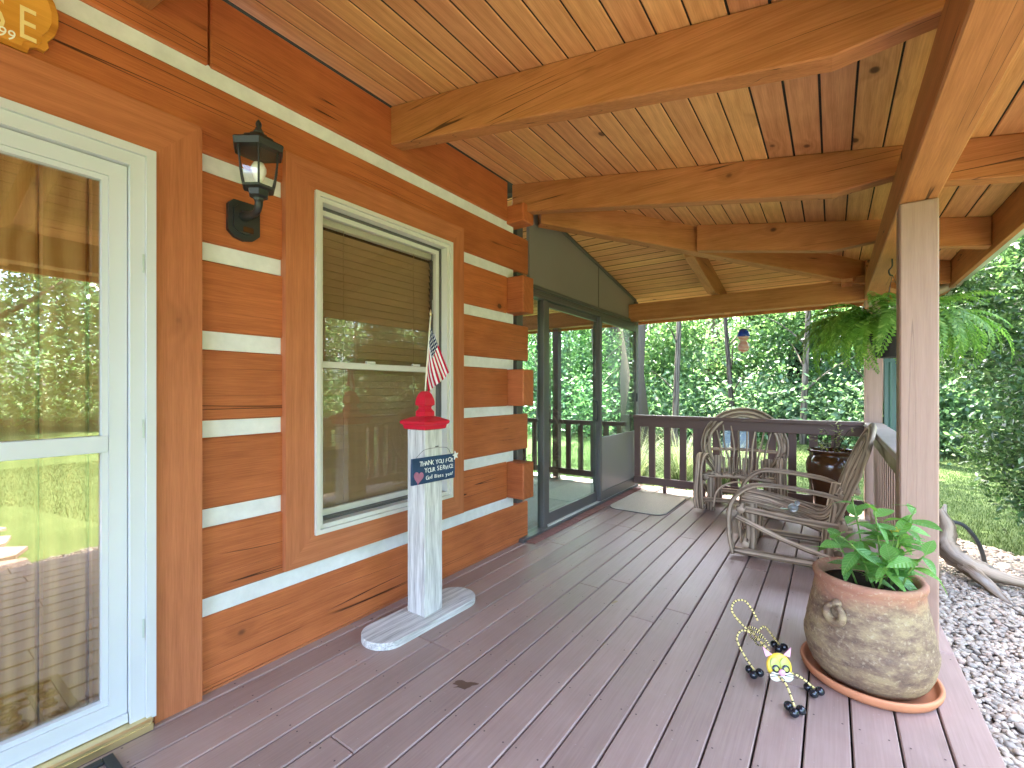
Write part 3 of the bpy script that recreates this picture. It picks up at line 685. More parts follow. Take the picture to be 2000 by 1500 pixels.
# ------------------------------------------------------------------ railings
RT = .962
br = empty('railing', (-.9, 5.75, 0), label='brown balustrade darkened as if backlit across the far end of the porch', cat='railing', group='porch railings')
aabb('top_rail', -2.09, .262, 5.665, 5.805, RT-.038, RT, M['shadedpaint'], br, axis=0, bev=.004)
aabb('apron', -2.09, .262, 5.70, 5.738, RT-.145, RT-.0395, M['shadedpaint'], br, axis=0)
aabb('bottom_rail', -2.09, .262, 5.70, 5.738, .09, .178, M['shadedpaint'], br, axis=0)
px = [-2.06+.19*k for k in range(13)]
for k, x in enumerate(px):
    w = .038 if k != 4 else .07
    if x > .22: continue
    aabb('baluster' if k != 4 else 'newel', x-w, x+w, 5.7395, 5.775, .08 if k != 4 else .0, RT-.04, M['shadedpaint'], br, axis=2)
aabb('rail_foot', -1.72, -1.68, 5.70, 5.738, .001, .0895, M['shadedpaint'], br, axis=2)
sr = empty('railing', (.333, 4.3, 0), label='side balustrade with grey cap and aged apron between the two mauve posts', cat='railing', group='porch railings')
aabb('top_rail', .262, .405, 2.982, 5.663, RT-.038, RT, paint('grey_cap', (.38,.31,.27), .55, .1, .3, 4, .15), sr, axis=1, bev=.004)
aabb('apron', .285, .323, 2.982, 5.678, RT-.145, RT-.0395, M['green_wood'], sr, axis=1)
aabb('bottom_rail', .285, .323, 2.982, 5.678, .09, .178, M['postpaint'], sr, axis=1)
y = 3.09
while y < 5.6:
    aabb('baluster', .3245, .36, y-.038, y+.038, .08, RT-.04, M['postpaint'], sr, axis=2); y += .15

# ------------------------------------------------------------------ sunroom
sun_r = empty('sunroom', (-3.5, 4.6, 0), label='glass sunroom with dark bronze frames and grey gable panel', cat='sunroom')
SX = -2.15; SY1 = 5.92
def gpanel(y0, y1, z0, x=SX-.03, t=.03):
    V = [(x, y0, z0), (x, y1, z0), (x, y1, ceil2(y1)-.02), (x, y0, ceil2(y0)-.02)]; V += [(a+t, b, c_) for a, b, c_ in V]
    obj('gable_panel', fastmesh('gable_panel', V, [[0,1,2,3],[7,6,5,4],[0,4,5,1],[1,5,6,2],[2,6,7,3],[3,7,4,0]]), M['panel'], sun_r)
gpanel(3.32, 4.747, 2.20); gpanel(4.753, SY1, 2.20)
aabb('panel_joint', SX-.02, SX+.004, 4.744, 4.756, 2.2, ceil2(4.75)-.02, M['bronze'], sun_r, axis=2, bev=0)
m_ = frame_mtx((SX+.006, 3.32, ceil2(3.32)-.035), (SX+.006, SY1, ceil2(SY1)-.035)); V, F = boxVF((Vector((0, SY1-3.32, SL*(SY1-3.32)))).length, .03, .03, .003)
obj('gable_channel', fastmesh('gable_channel', V, F), M['bronze'], sun_r, m_)
for k, (z, d_) in enumerate(((2.17, .025), (2.135, .012), (2.10, .03))): aabb('header', SX-.06, SX+d_, 3.16, SY1, z-.0, z+.0345, M['bronze'], sun_r, axis=1, bev=.004)
aabb('corner_mullion', SX-.08, SX-.02, 3.16, 3.25, .0, 2.8, M['bronze'], sun_r, axis=2)
aabb('mullion', SX-.05, SX+.02, 3.53, 3.60, .0, 2.0995, M['bronze'], sun_r, axis=2, bev=.006)
aabb('end_mullion', SX-.06, SX+.03, SY1-.05, SY1+.04, .0, ceil2(SY1)-.05, M['bronze'], sun_r, axis=2, bev=.004)
aabb('sill', SX-.06, SX+.045, 3.16, SY1-.05, .001, .03, M['bronze'], sun_r, axis=1)
aabb('sill_track', SX+.0, SX+.03, 3.6, SY1-.05, .0302, .042, M['cream'], sun_r, axis=1, bev=.002)
aabb('pane', SX-.02, SX-.016, 3.25, 3.53, .03, 2.1, M['glass_sun'], sun_r, bev=0, axis=2)
d1 = empty('sliding_door', (SX, 4.15, .03), parent=sun_r)
def leaf(parent, y0, y1, x, z0=.043, z1=2.098, kick=None):
    aabb('stile', x-.02, x+.02, y0, y0+.045, z0, z1, M['bronze'], parent, axis=2); aabb('stile', x-.02, x+.02, y1-.045, y1, z0, z1, M['bronze'], parent, axis=2)
    aabb('rail', x-.018, x+.018, y0+.0455, y1-.0455, z0, z0+.10, M['bronze'], parent, axis=1); aabb('rail', x-.018, x+.018, y0+.0455, y1-.0455, z1-.05, z1, M['bronze'], parent, axis=1)
    aabb('pane', x-.003, x+.003, y0+.046, y1-.046, z0+.1, z1-.05, M['glass_sun'], parent, bev=0, axis=2)
leaf(d1, 3.605, 4.74, SX-.015)
tube('handle', [(SX+.0, 4.66, 1.15), (SX+.035, 4.64, 1.15), (SX+.045, 4.63, 1.05), (SX+.035, 4.64, .95), (SX+.0, 4.66, .95)], .009, M['dark'], d1, 8, n=5)
d2 = empty('sliding_door', (SX, 5.3, .03), parent=sun_r); leaf(d2, 4.70, SY1-.055, SX+.027)
aabb('kick_panel', SX+.018, SX+.036, 4.748, SY1-.102, .145, .75, M['panel'], d2, axis=1)
aabb('latch', SX+.048, SX+.065, SY1-.10, SY1-.075, 1.13, 1.24, M['dark'], d2)
y = 3.2
while y < 5.7:
    aabb('brick', SX+.047, SX+.135, y, y+.068, .0015, .0125+random.uniform(0,.004), M['brick'], sun_r, bev=.003); y += .0735
# sunroom interior and its far side
aabb('sunroom_floor', -6.5, SX-.07, 3.16, 5.95, -.03, .012, M['carpet'], sun_r, bev=0)
for x in (-2.62, -3.25, -3.42, -4.3, -5.2, -6.2): aabb('far_post', x-.045, x+.045, 5.70, 5.80, .012, PZ0-.001, M['shadedpaint'], sun_r, axis=2)
aabb('far_rail', -6.5, SX-.07, 5.72, 5.78, .80, .86, M['shadedpaint'], sun_r, axis=0); aabb('far_rail', -6.5, SX-.07, 5.72, 5.78, .09, .17, M['shadedpaint'], sun_r, axis=0)
x = -2.3
while x > -6.4: aabb('far_baluster', x-.035, x+.035, 5.73, 5.765, .17, .80, M['shadedpaint'], sun_r, axis=2); x -= .19
aabb('left_wall', -6.6, -6.5, 3.16, 5.9, 0, 2.4, M['panel'], sun_r, bev=0)
# ==OBJECTS==
# ------------------------------------------------------------------ wall lantern
def lantern():
    cx, cy = -1.935, .935
    L = empty('wall_lantern', (WX, .965, 2.03), label='black coach lantern with clear bulb mounted between door and window', cat='wall lamp')
    prof = []
    pl = [(-.066,-.055),(-.04,-.08),(0,-.09),(.04,-.08),(.066,-.055),(.066,.06),(.045,.082),(-.045,.082),(-.066,.06)]
    m = MY['bot'].to_4x4(); m.translation = (WX+.002, .967, 2.03); prism('backplate', pl, .022, M['dark'], L, m)
    m2 = m.copy(); m2.translation = (WX+.0245, .967, 2.03); prism('backplate_boss', [(x*.72, y*.72) for x, y in pl], .010, M['dark'], L, m2)
    aabb('sensor_window', WX+.035, WX+.040, .955, .999, 1.975, 2.0, M['glaze'], L)
    tube('arm', [(WX+.03, .962, 2.045), (WX+.10, .95, 2.03), (cx-.03, .938, 2.02), (cx, cy, 2.045), (cx, cy, 2.075)], [.024, .018, .014, .016, .016], M['dark'], L, 10, n=5)
    a0 = math.atan2(-cy, -cx); hexa = [a0+k*math.pi/3 for k in range(6)]
    def ring(r, z): return [(cx+r*math.cos(a), cy+r*math.sin(a), z) for a in hexa]
    def hexloft(name, rz, mat):
        V = []; F = []
        for r, z in rz: V += ring(r, z)
        for i in range(len(rz)-1):
            for k in range(6): F.append([i*6+k, i*6+(k+1) % 6, (i+1)*6+(k+1) % 6, (i+1)*6+k])
        F += [list(range(6))[::-1], [(len(rz)-1)*6+k for k in range(6)]]
        c_ = np.mean(V, 0); return obj(name, fastmesh(name, np.array(V)-c_, F), mat, L, Matrix.Translation(c_))
    hexloft('base_cup', [(.018,2.06),(.022,2.07),(.038,2.078),(.042,2.10),(.062,2.105),(.066,2.113)], M['dark'])
    body = [(.060,2.113),(.069,2.15),(.077,2.20),(.081,2.25),(.081,2.272)]
    for k in range(6):
        tube('bar', [(cx+r*math.cos(hexa[k]), cy+r*math.sin(hexa[k]), z) for r, z in body], .0045, M['dark'], L, 6)
        V = []
        for r, z in body:
            for a in (hexa[k], hexa[(k+1) % 6]): V.append((cx+(r-.003)*math.cos(a), cy+(r-.003)*math.sin(a), z))
        F = [[2*i, 2*i+1, 2*i+3, 2*i+2] for i in range(4)]
        obj('pane', fastmesh('pane', V, F), M['clearglass'], L)
    hexloft('roof', [(.098,2.258),(.104,2.282),(.100,2.288),(.070,2.293),(.058,2.315),(.036,2.324),(.034,2.331)], M['dark'])
    lathe('finial', [(.012,2.325),(.012,2.336),(.020,2.340),(.020,2.345),(.010,2.349),(.014,2.356),(.009,2.362),(.012,2.374),(.009,2.386),(.001,2.396)], M['dark'], L, 12, Matrix.Translation((cx, cy, 0)))
    lathe('bulb', [(.012,2.12),(.013,2.14),(.020,2.155),(.029,2.18),(.029,2.195),(.020,2.215),(.001,2.222)], M['bulb'], L, 14, Matrix.Translation((cx, cy, 0)))
lantern()

# ------------------------------------------------------------------ name plaque above the door
pq = empty('house_plaque', (WX, .1, 2.37), label='scalloped golden wooden name plaque on the log above the door', cat='sign')
m = MY['bot'].to_4x4(); m.translation = (WX+.004, .04, 2.52)
hr = [(.0,.15),(.262,.15),(.268,.128),(.285,.118),(.302,.121),(.312,.103),(.309,.085),(.326,.055),(.335,.02)]
hr = hr+[(x, -y) for x, y in hr[::-1]]; o = (hr[:-1]+[(-x, y) for x, y in hr[::-1]][:-1])[::-1]
prism('board', o, .016, wood('plaque_wood', (.42,.15,.02), (.66,.28,.045), keep=.1, ring=30, rough=.35, var=.03), pq, m)
m3 = m.copy(); m3.translation = (WX+.0205, .04, 2.52)
prism('raised_field', [(x*.95, y*.90) for x, y in o], .003, wood('plaque_field', (.55,.22,.03), (.74,.34,.06), keep=.1, ring=30, rough=.35, var=.03), pq, m3)
def on_wall(y, z, x, rot=0):
    m = MY['bot'].to_4x4() @ Matrix.Rotation(rot, 4, 'Z'); m.translation = (x, y, z); return m
NS = Matrix.Diagonal((.62, 1, 1, 1))
text('lettering', 'S', .150, M['gold'], pq, on_wall(.214, 2.412, WX+.0242) @ NS); text('lettering', 'E', .150, M['gold'], pq, on_wall(.279, 2.412, WX+.0242) @ NS)
text('numerals', '99', .046, M['letter'], pq, on_wall(.236, 2.388, WX+.0244) @ Matrix.Diagonal((.85, 1, 1, 1)), shear=.15)

# ------------------------------------------------------------------ whitewashed post with red finial cap
fp = empty('porch_greeter_post', (-1.88, 1.82, 0), label='whitewashed square post with red finial cap on rounded base board', cat='post')
pts = []
for k in range(13): a = math.pi*k/12; pts.append((.26+.125*math.sin(a)*.9, -.125*math.cos(a)))
for k in range(13): a = math.pi*k/12; pts.append((-.26-.125*math.sin(a)*.9, .125*math.cos(a)))
o = prism('base_board', pts, .038, M['whitewash'], fp, Matrix.Translation((-1.875, 1.80, .001)) @ Matrix.Rotation(R(88), 4, 'Z'))
bv = o.modifiers.new('edge', 'BEVEL'); bv.width = .005; bv.segments = 2; bv.limit_method = 'ANGLE'; bv.angle_limit = R(50)
plank('shaft', (-1.882, 1.822, .0395), (-1.882, 1.822, 1.062), .138, .138, M['whitewash'], fp, (0,1,0), .004)
def sqloft(rz, c_):
    V = []; F = []
    for r, z in rz: V += [(c_[0]+a*r, c_[1]+b*r, z) for a, b in ((-1,-1),(1,-1),(1,1),(-1,1))]
    for i in range(len(rz)-1):
        for k in range(4): F.append([i*4+k, i*4+(k+1) % 4, (i+1)*4+(k+1) % 4, (i+1)*4+k])
    F += [[3,2,1,0], [(len(rz)-1)*4+k for k in range(4)]]; return V, F
cc = (-1.882, 1.822)
MB().add(*sqloft([(.078,1.0625),(.082,1.066),(.086,1.085),(.095,1.092),(.098,1.098),(.098,1.107),(.092,1.112),(.055,1.128),(.036,1.134)], cc)).build('cap', M['red'], fp)
MB().add(*sqloft([(.0365,1.1345),(.0365,1.158),(.033,1.165),(.028,1.170),(.025,1.178),(.025,1.184),(.028,1.190),(.038,1.196),(.038,1.215),(.034,1.235),(.026,1.258),(.016,1.272),(.012,1.274)], cc)).build('finial', M['red'], fp)
tube('nail', [(-1.813, 1.835, .965), (-1.795, 1.835, .968)], .003, M['wire'], fp, 6)
# flag on its stick, standing in the finial
fg = empty('stick_flag', (-1.882, 1.822, 1.27), label='small stars and stripes flag on gold tipped stick above red finial', cat='flag')
rt = Vector((math.cos(YAW), math.sin(YAW), 0)); s0 = Vector((-1.882, 1.822, 1.262)); s1 = s0+rt*.032+Vector((0,0,.44))
tube('stick', [s0, s1], .0042, M['creamdot'], fg, 8)
lathe('stick_tip', [(.0045,0),(.007,.006),(.0065,.02),(.0015,.036)], M['brass'], fg, 10, Matrix.Translation(s1-Vector((0,0,.003))))
nu, nv = 26, 22; V = []; UVs = []
sd_ = (s0-s1).normalized(); fwd = Vector((-math.sin(YAW), math.cos(YAW), 0))
for j in range(nv+1):
    v_ = j/nv
    for i in range(nu+1):
        u_ = i/nu; ln = .29*(1-v_)+.20*v_; th = R(23)*(1-v_)**.8+R(1)*v_
        p = s1+sd_*(.055+.175*v_)+(rt*math.sin(th)-Vector((0,0,math.cos(th))))*ln*u_
        p = p-rt*.012*math.sin(math.pi*u_)*v_
        w = .020*math.sin(v_*math.pi*2.6+.4)*u_**.6+.009*math.sin(v_*11+u_*5)*u_; p = p+fwd*w-rt*.006*math.sin(v_*8+1)*u_
        V.append(tuple(p)); UVs.append((u_, v_))
me = fastmesh('cloth', V, [[j*(nu+1)+i, j*(nu+1)+i+1, (j+1)*(nu+1)+i+1, (j+1)*(nu+1)+i] for j in range(nv) for i in range(nu)], True)
uvl = me.uv_layers.new(name='uv')
for l in me.loops: uvl.data[l.index].uv = UVs[l.vertex_index]
obj('cloth', me, M['flagcloth'], fg)
# hanging blue sign
hs_ = empty('hanging_sign', (-1.79, 1.80, .80), label='navy hand lettered thank you sign hanging on the whitewashed post', cat='sign')
SGX = -1.800; sy0, sy1, sz0, sz1 = 1.645, 1.975, .775, .915
sgm = Matrix(((0,0,1),(1,0,0),(0,1,0))).to_4x4() @ Matrix.Rotation(R(-1.2), 4, 'Z'); sgm.translation = (SGX, (sy0+sy1)/2, (sz0+sz1)/2)
V, F = boxVF(.33, .14, .014, .002); obj('board', fastmesh('board', V, F), M['navy'], hs_, sgm)
def sg(x, y, z=.0073): return sgm @ Matrix.Translation((x, y, z))
def letters(s, x, y, size, adv):
    for ch in s:
        if ch != ' ':
            text('lettering', ch, size*random.uniform(.92,1.12), M['letter'], hs_, sg(x, y+random.uniform(-.002,.002)) @ Matrix.Rotation(R(random.uniform(-5,5)), 4, 'Z'))
        x += adv*(1.0 if ch not in 'iIl!' else .6)*(.7 if ch == ' ' else 1)
letters('THANK YOU FOR', -.116, .026, .034, .0212)
letters('YOUR SERViCE', -.078, -.011, .0335, .0205)
letters('God Bless you!', -.068, -.050, .029, .0172)
hp = []
for k in range(40):
    a = 2*math.pi*k/40; hp.append((.0021*16*math.sin(a)**3, .0023*(13*math.cos(a)-5*math.cos(2*a)-2*math.cos(3*a)-math.cos(4*a))))
prism('heart', hp, .004, M['heart'], hs_, sg(-.122, -.030, .0072) @ Matrix.Rotation(R(-8), 4, 'Z'))
star = [((.026 if k % 2 == 0 else .011)*math.cos(math.pi/2+k*math.pi/5), (.026 if k % 2 == 0 else .011)*math.sin(math.pi/2+k*math.pi/5)) for k in range(10)]
prism('star', star, .005, M['whitepaint'], hs_, sg(.164, .060, .0072) @ Matrix.Rotation(R(12), 4, 'Z'))
nl = Vector((-1.797, 1.838, .966)); w0 = sgm @ Vector((-.135, .071, .0)); w1 = sgm @ Vector((.135, .071, .0))
tube('hanging_wire', [w0, w0.lerp(nl, .35)+Vector((.004,0,.022)), nl+Vector((0,-.006,-.004)), nl+Vector((0,0,.006)), nl+Vector((0,.006,-.004)), w1.lerp(nl, .35)+Vector((.004,0,.02)), w1], .0013, M['wire'], hs_, 5, n=8)

def leafmesh(name, mat, w=.32, droop=.35, n=7, fold=.12):
    """leaf along local X, length 1"""
    V = []; F = []
    for i in range(n+1):
        t = i/n; hw = w*math.sin(math.pi*min(1, t**.8*.97+.03))**.9*.5+.003*(i == 0); z = -droop*t*t
        V += [(t, -hw, z+fold*hw), (t, 0, z), (t, hw, z+fold*hw)]
    for i in range(n):
        for j in range(2): a = i*3+j; F.append([a, a+1, a+4, a+3])
    me = fastmesh(name, V, F, True); me.materials.append(mat); return me
# ------------------------------------------------------------------ litter on the deck
DL = leafmesh('dead_leaf', paint('dead_leaf', (.36,.25,.15), .8), .5, .25, 4)
for (x, y, r_), lb in zip([(-1.36, 4.72, .5), (-.83, 4.93, 2.0), (-1.05, 2.6, 4.0), (.27, 1.35, 1.0)], ['dry tan leaf beside the corner of the beige rug', 'dry leaf on the deck before the hoop back chair', 'dry leaf on the open deck right of the whitewashed post', 'dry leaf on the deck boards nearest the camera']):
    tag(obj('fallen_leaf', DL, None, None, Matrix.Translation((x, y, .014)) @ Matrix.Rotation(r_, 4, 'Z') @ Matrix.Diagonal((.045,.045,.045,1))), lb, 'leaf', 'dry leaves on the deck')
st_ = [(.045*(1+.35*math.sin(3*a+1)+.2*math.sin(7*a))*math.cos(a), .026*(1+.3*math.sin(4*a))*math.sin(a)) for a in np.linspace(0, 6.28, 28, endpoint=False)]
tag(prism('mud_stain', st_, .0012, paint('dried_mud', (.10,.055,.035), .7, .3), None, Matrix.Translation((-1.309, 1.495, .0005)) @ Matrix.Rotation(.6, 4, 'Z')), 'dark brown dried stain on the deck right of the rounded base board', 'stain')
# ------------------------------------------------------------------ rugs
def rounded(w, h, r, n=7):
    P = []
    for cx, cy, a0 in ((w/2-r, h/2-r, 0), (-w/2+r, h/2-r, 90), (-w/2+r, -h/2+r, 180), (w/2-r, -h/2+r, 270)):
        for k in range(n+1): a = R(a0+90*k/n); P.append((cx+r*math.cos(a), cy+r*math.sin(a)))
    return P
rug = empty('door_rug', (-1.70, 5.15, 0), label='beige rounded rug on the deck before the sliding glass door', cat='rug')
mt_ = Matrix.Translation((-1.70, 5.12, .002))
prism('backing', rounded(.62, .98, .13), .005, M['rubber'], rug, mt_); prism('pile', rounded(.605, .965, .125), .007, M['mat'], rug, mt_ @ Matrix.Translation((0,0,.0052)))
dm = empty('doormat', (-1.78, .10, 0), label='black rubber scrollwork doormat before the white storm door', cat='doormat')
x0, x1, y0, y1 = -2.06, -1.50, -.32, .50
for nm, a in (('border', (x0, x1, y0, y0+.03)), ('border', (x0, x1, y1-.03, y1)), ('border', (x0, x0+.03, y0+.031, y1-.031)), ('border', (x1-.03, x1, y0+.031, y1-.031))):
    aabb(nm, *a, .001, .012, M['rubber'], dm)
for nm, a in (('inner_band', (x0+.10, x0+.112, y0+.1, y1-.1)), ('inner_band', (x1-.112, x1-.10, y0+.1, y1-.1)), ('inner_band', (x0+.113, x1-.113, y1-.112, y1-.1)), ('inner_band', (x0+.113, x1-.113, y0+.1, y0+.112))): aabb(nm, *a, .001, .011, M['rubber'], dm)
sc_me = None
def scroll(cx, cy, r, d):
    P = [(cx+r*(1-.75*t)*math.cos(d*t*9+.5), cy+r*(1-.75*t)*math.sin(d*t*9+.5), .006) for t in np.linspace(0, 1, 22)]
    tube('scroll', P, .005, M['rubber'], dm, 5)
for k in range(7):
    scroll(x0+.065, y0+.10+k*.105, .031, 1 if k % 2 else -1); scroll(x1-.065, y0+.10+k*.105, .031, -1 if k % 2 else 1)
for k in range(4): scroll(x0+.13+k*.1, y1-.065, .031, 1 if k % 2 else -1)
for i in range(4):
    for j in range(5): scroll(x0+.16+i*.083, y0+.17+j*.12, .038, 1 if (i+j) % 2 else -1)

# ------------------------------------------------------------------ twig chairs (front faces local -Y)
def twig_chair(label, recline, ydepth, hoop_rx=.43, nhoop=4, zc=.66):
    c_ = empty('twig_chair', label=label, cat='chair', group='bent willow twig chairs')
    T = M['twig']; yf, yb = -ydepth/2, ydepth/2-.12; tr = math.tan(recline)
    def jit(p, s=.006): return [np.array(q)+np.array([random.uniform(-s,s)*1.9 for _ in range(3)]) for q in p]
    for s in (-1, 1):
        tube('front_leg', jit([(s*.27, yf+.06, .0), (s*.272, yf+.065, .18), (s*.27, yf+.06, .40)], .003), [.044,.038,.042], T, c_, 10, .09, n=3)
        tube('back_leg', jit([(s*.25, yb+.03, .0), (s*.255, yb+.05, .25), (s*.25, yb+.09, .53)], .003), [.050,.044,.040], T, c_, 10, .09, n=3)
        tube('seat_rail', jit([(s*.315, yf-.02, .36), (s*.318, 0, .335), (s*.30, yb+.15, .30)]), [.027,.024,.026], T, c_, 9, .10, n=4)
        tube('runner', jit([(s*.335, yf-.05, .045), (s*.34, 0, .035), (s*.33, yb+.18, .03)], .004), [.027,.025,.022], T, c_, 9, .10, n=4)
        tube('side_brace', jit([(s*.335, yf-.03, .30), (s*.345, 0, .17), (s*.33, yb+.16, .06)]), [.022,.019,.021], T, c_, 8, .10, n=4)
        for k in range(4):                       # bent arm rods, side by side
            xo = s*(.345+.021*k)
            arm = [(xo, yf-.05, .03), (xo+s*.004, yf-.075, .20), (xo, yf-.06, .42), (xo, yf+.06, .545), (xo, yf+.22, .575), (xo-s*.01, yb-.02, .545), (s*(.35+.008*k), yb+.05+.2*tr, .50)]
            tube('arm_rod', jit(arm, .004), [.013,.015,.014,.012], T, c_, 8, .10, n=4)
    for y_, z_, e in ((yf+.01, .375, .40), (yf+.03, .11, .38), (yb+.10, .33, .38), (yb+.07, .14, .36)):
        tube('cross_rail', jit([(-e, y_, z_), (0, y_, z_+.008), (e, y_, z_)], .004), [.026,.024,.027], T, c_, 9, .06, n=3)
    tube('front_arch', jit([(-.24, yf-.01, .06), (-.2, yf-.02, .24), (0, yf-.025, .33), (.2, yf-.02, .24), (.24, yf-.01, .06)]), .010, T, c_, 7, .05, n=5)
    for k in range(11):                          # seat slats, curving up into the back
        x = (k-5)*.052; sag = .02*math.cos(k-5)
        P = [(x*.98, yf-.01, .405), (x, yf+.16, .385), (x*.97, yb-.14, .31+.006*abs(k-5)), (x*.95, yb-.02, .30), (x*.93, yb+.055, .36), (x*.92, yb+.05+.2*tr, .52)]
        tube('seat_slat', jit(P, .004), [.014,.0135,.012], T, c_, 7, .09, n=4)
    rz = .405
    for k in range(nhoop):                       # hoop back
        P = []
        for a in np.linspace(R(-42), R(222), 26):
            rx_, rz_ = hoop_rx-.027*k, rz-.027*k; z = zc+rz_*math.sin(a); x = rx_*math.cos(a)
            P.append((x+random.uniform(-.003,.003), yb+.06+(z-.33)*tr-.008*(k % 2)+random.uniform(-.003,.003), z))
        for s_, i_ in ((1, 0), (-1, -1)): pass
        P = [(.27-.02*k, yb+.05, .27)]+P+[(-.27+.02*k, yb+.05, .27)]
        tube('hoop_rod', P, [.013,.0165,.013], T, c_, 8, .10)
    for k in range(8):                           # fan of back spindles
        t = (k-3.5)/3.5; a = R(90-t*58); r_ = nhoop*.026+.01
        top = (math.cos(a)*(hoop_rx-r_)*1.02, zc+(rz-r_)*math.sin(a)*1.02)
        P = [(t*.17, yb+.055, .30), (t*.20, yb+.06+.15*tr, .48), (t*.245+.008*(-1)**k, yb+.055+.32*tr, .65), (top[0], yb+.055+(top[1]-.33)*tr, top[1])]
        tube('back_spindle', jit(P, .004), [.0115,.0105,.009], T, c_, 7, .09, n=4)
    tube('back_rail', jit([(-.40, yb+.075+.28*tr, .60), (0, yb+.08+.28*tr, .61), (.40, yb+.075+.28*tr, .595)]), [.018,.017,.019], T, c_, 8, .06, n=3)
    tube('back_rail', jit([(-.30, yb+.07+.06*tr, .385), (.30, yb+.07+.06*tr, .38)]), .015, T, c_, 8, .06)
    return c_
ch1 = twig_chair('bent twig hoop back chair facing the camera against the far railing', R(11), .52)
ch1.matrix_basis = Matrix.Translation((-.80, 5.42, 0)) @ Matrix.Rotation(R(4), 4, 'Z')
ch2 = twig_chair('bent twig chair seen from the side, its back to the side railing', R(19), .66, .40, zc=.62)
ch2.matrix_basis = Matrix.Translation((-.26, 4.24, 0)) @ Matrix.Rotation(R(-88), 4, 'Z')
# glass bird on the seat
bd = empty('glass_bird', (-.24, 4.05, .34), label='small clear glass bird ornament lying on the twig chair seat', cat='ornament')
bg = NT('clear_ornament'); bg.b.inputs['Transmission Weight'].default_value = .55; M['orn'] = bg.done((.45,.47,.48), .06, .6)
MB().add(*sphereVF((0,0,.034), (.036,.03,.032), 14, 9)).build('body', M['orn'], bd, True, Matrix.Translation((-.24, 4.05, .355)))
MB().add(*sphereVF((0,0,0), (.02,.019,.019), 12, 8)).build('head', M['orn'], bd, True, Matrix.Translation((-.215, 4.045, .428)))
prism('tail', [(-.012,0),(.012,0),(.018,.05),(-.018,.055)], .006, paint('green_feather', (.10,.15,.07), .3), bd, Matrix.Translation((-.272, 4.04, .372)) @ Matrix.Rotation(R(100), 4, 'Z'))

# ------------------------------------------------------------------ big clay pot, saucer, plant
PC = (.13, 2.58)
sa = empty('saucer', (PC[0], PC[1], 0), label='orange terracotta saucer under the large clay pot', cat='saucer')
lathe('dish', [(.225,.0015),(.240,.004),(.249,.018),(.254,.034),(.253,.042),(.246,.045),(.238,.041),(.231,.020),(.222,.010),(.001,.009)], M['saucer'], sa, 56, Matrix.Translation((PC[0], PC[1], 0)))
pt = empty('clay_pot', (PC[0], PC[1], .01), label='large mossy terracotta pot with ring handles on orange saucer', cat='plant pot')
prof = [(.15,.0),(.185,.006),(.212,.04),(.228,.08),(.236,.12),(.2405,.145),(.2385,.150),(.241,.156),(.2385,.162),(.2405,.168),(.236,.185),(.232,.21),(.229,.222),(.2305,.228),(.226,.25),(.217,.30),(.206,.345),(.204,.352),(.2055,.358),(.201,.368),(.2025,.374),(.198,.385),(.1995,.391),(.197,.405),(.202,.42),(.206,.432),(.206,.444),(.199,.452),(.188,.453),(.178,.444),(.172,.42),(.170,.39),(.16,.36)]
lathe('body', prof, M['pot'], pt, 64, Matrix.Translation((PC[0], PC[1], .011)))
lathe('soil', [(.171,.40),(.12,.408),(.06,.404),(.001,.41)], M['soil'], pt, 32, Matrix.Translation((PC[0], PC[1], .011)))
for ang in (math.atan2(-.19, -.117), math.atan2(.19, .117)):
    er = Vector((math.cos(ang), math.sin(ang), 0)); et = Vector((-math.sin(ang), math.cos(ang), 0)); c0 = Vector((PC[0], PC[1], .325))+er*.222
    P = [c0+et*(.036*math.cos(a))+Vector((0,0,.036*math.sin(a)))+er*(.010+.006*math.cos(a)) for a in np.linspace(R(100), R(430), 22)]
    tube('ring_handle', P, [.011,.017,.019,.016,.012], M['pot'], pt, 10)
    MB().add(*sphereVF((0,0,0), (.02,.02,.018), 10, 7)).build('handle_lug', M['pot'], pt, True, Matrix.Translation(c0+Vector((0,0,.042))-er*.004))
def veined(mat_name, c1, c2, vein):
    N = NT(mat_name); v = N.coord('Object', False); s = N.new('ShaderNodeSeparateXYZ'); N.link(v, s.inputs[0])
    ay = N.math('ABSOLUTE', s.outputs[1]); w = N.math('SINE', N.math('MULTIPLY', N.math('SUBTRACT', s.outputs[0], N.math('MULTIPLY', ay, .9)), 52.0))
    rib = N.math('MAXIMUM', N.smooth(w, .86, 1.0), N.math('SUBTRACT', 1.0, N.smooth(ay, .004, .014)))
    r = N.new('ShaderNodeObjectInfo').outputs['Random']; col = N.mix(r, c1, c2); col = N.mix(N.math('MULTIPLY', rib, .5), col, vein); N.bump(w, .25, .02)
    N.done(col, .38, .45); tl = N.new('ShaderNodeBsdfTranslucent'); N.link(N.mix(1.0, col, (1.2,1.25,.5), 'MULTIPLY'), tl.inputs[0]); mx = N.new('ShaderNodeMixShader'); mx.inputs[0].default_value = .38
    N.link(N.b.outputs[0], mx.inputs[1]); N.link(tl.outputs[0], mx.inputs[2]); N.link(mx.outputs[0], N.out.inputs[0]); return N.m
M['vleaf'] = veined('veined_leaf', (.10,.27,.06), (.20,.42,.09), (.36,.52,.22))
LM = [leafmesh('leaf', M['vleaf'], .42, .30), leafmesh('leaf', M['vleaf'], .34, .45), leafmesh('leaf', M['vleaf'], .55, .2)]
pp = empty('potted_plant', (PC[0], PC[1], .42), label='leafy green pepper like plant with yellow flower in clay pot', cat='plant')
random.seed(21)
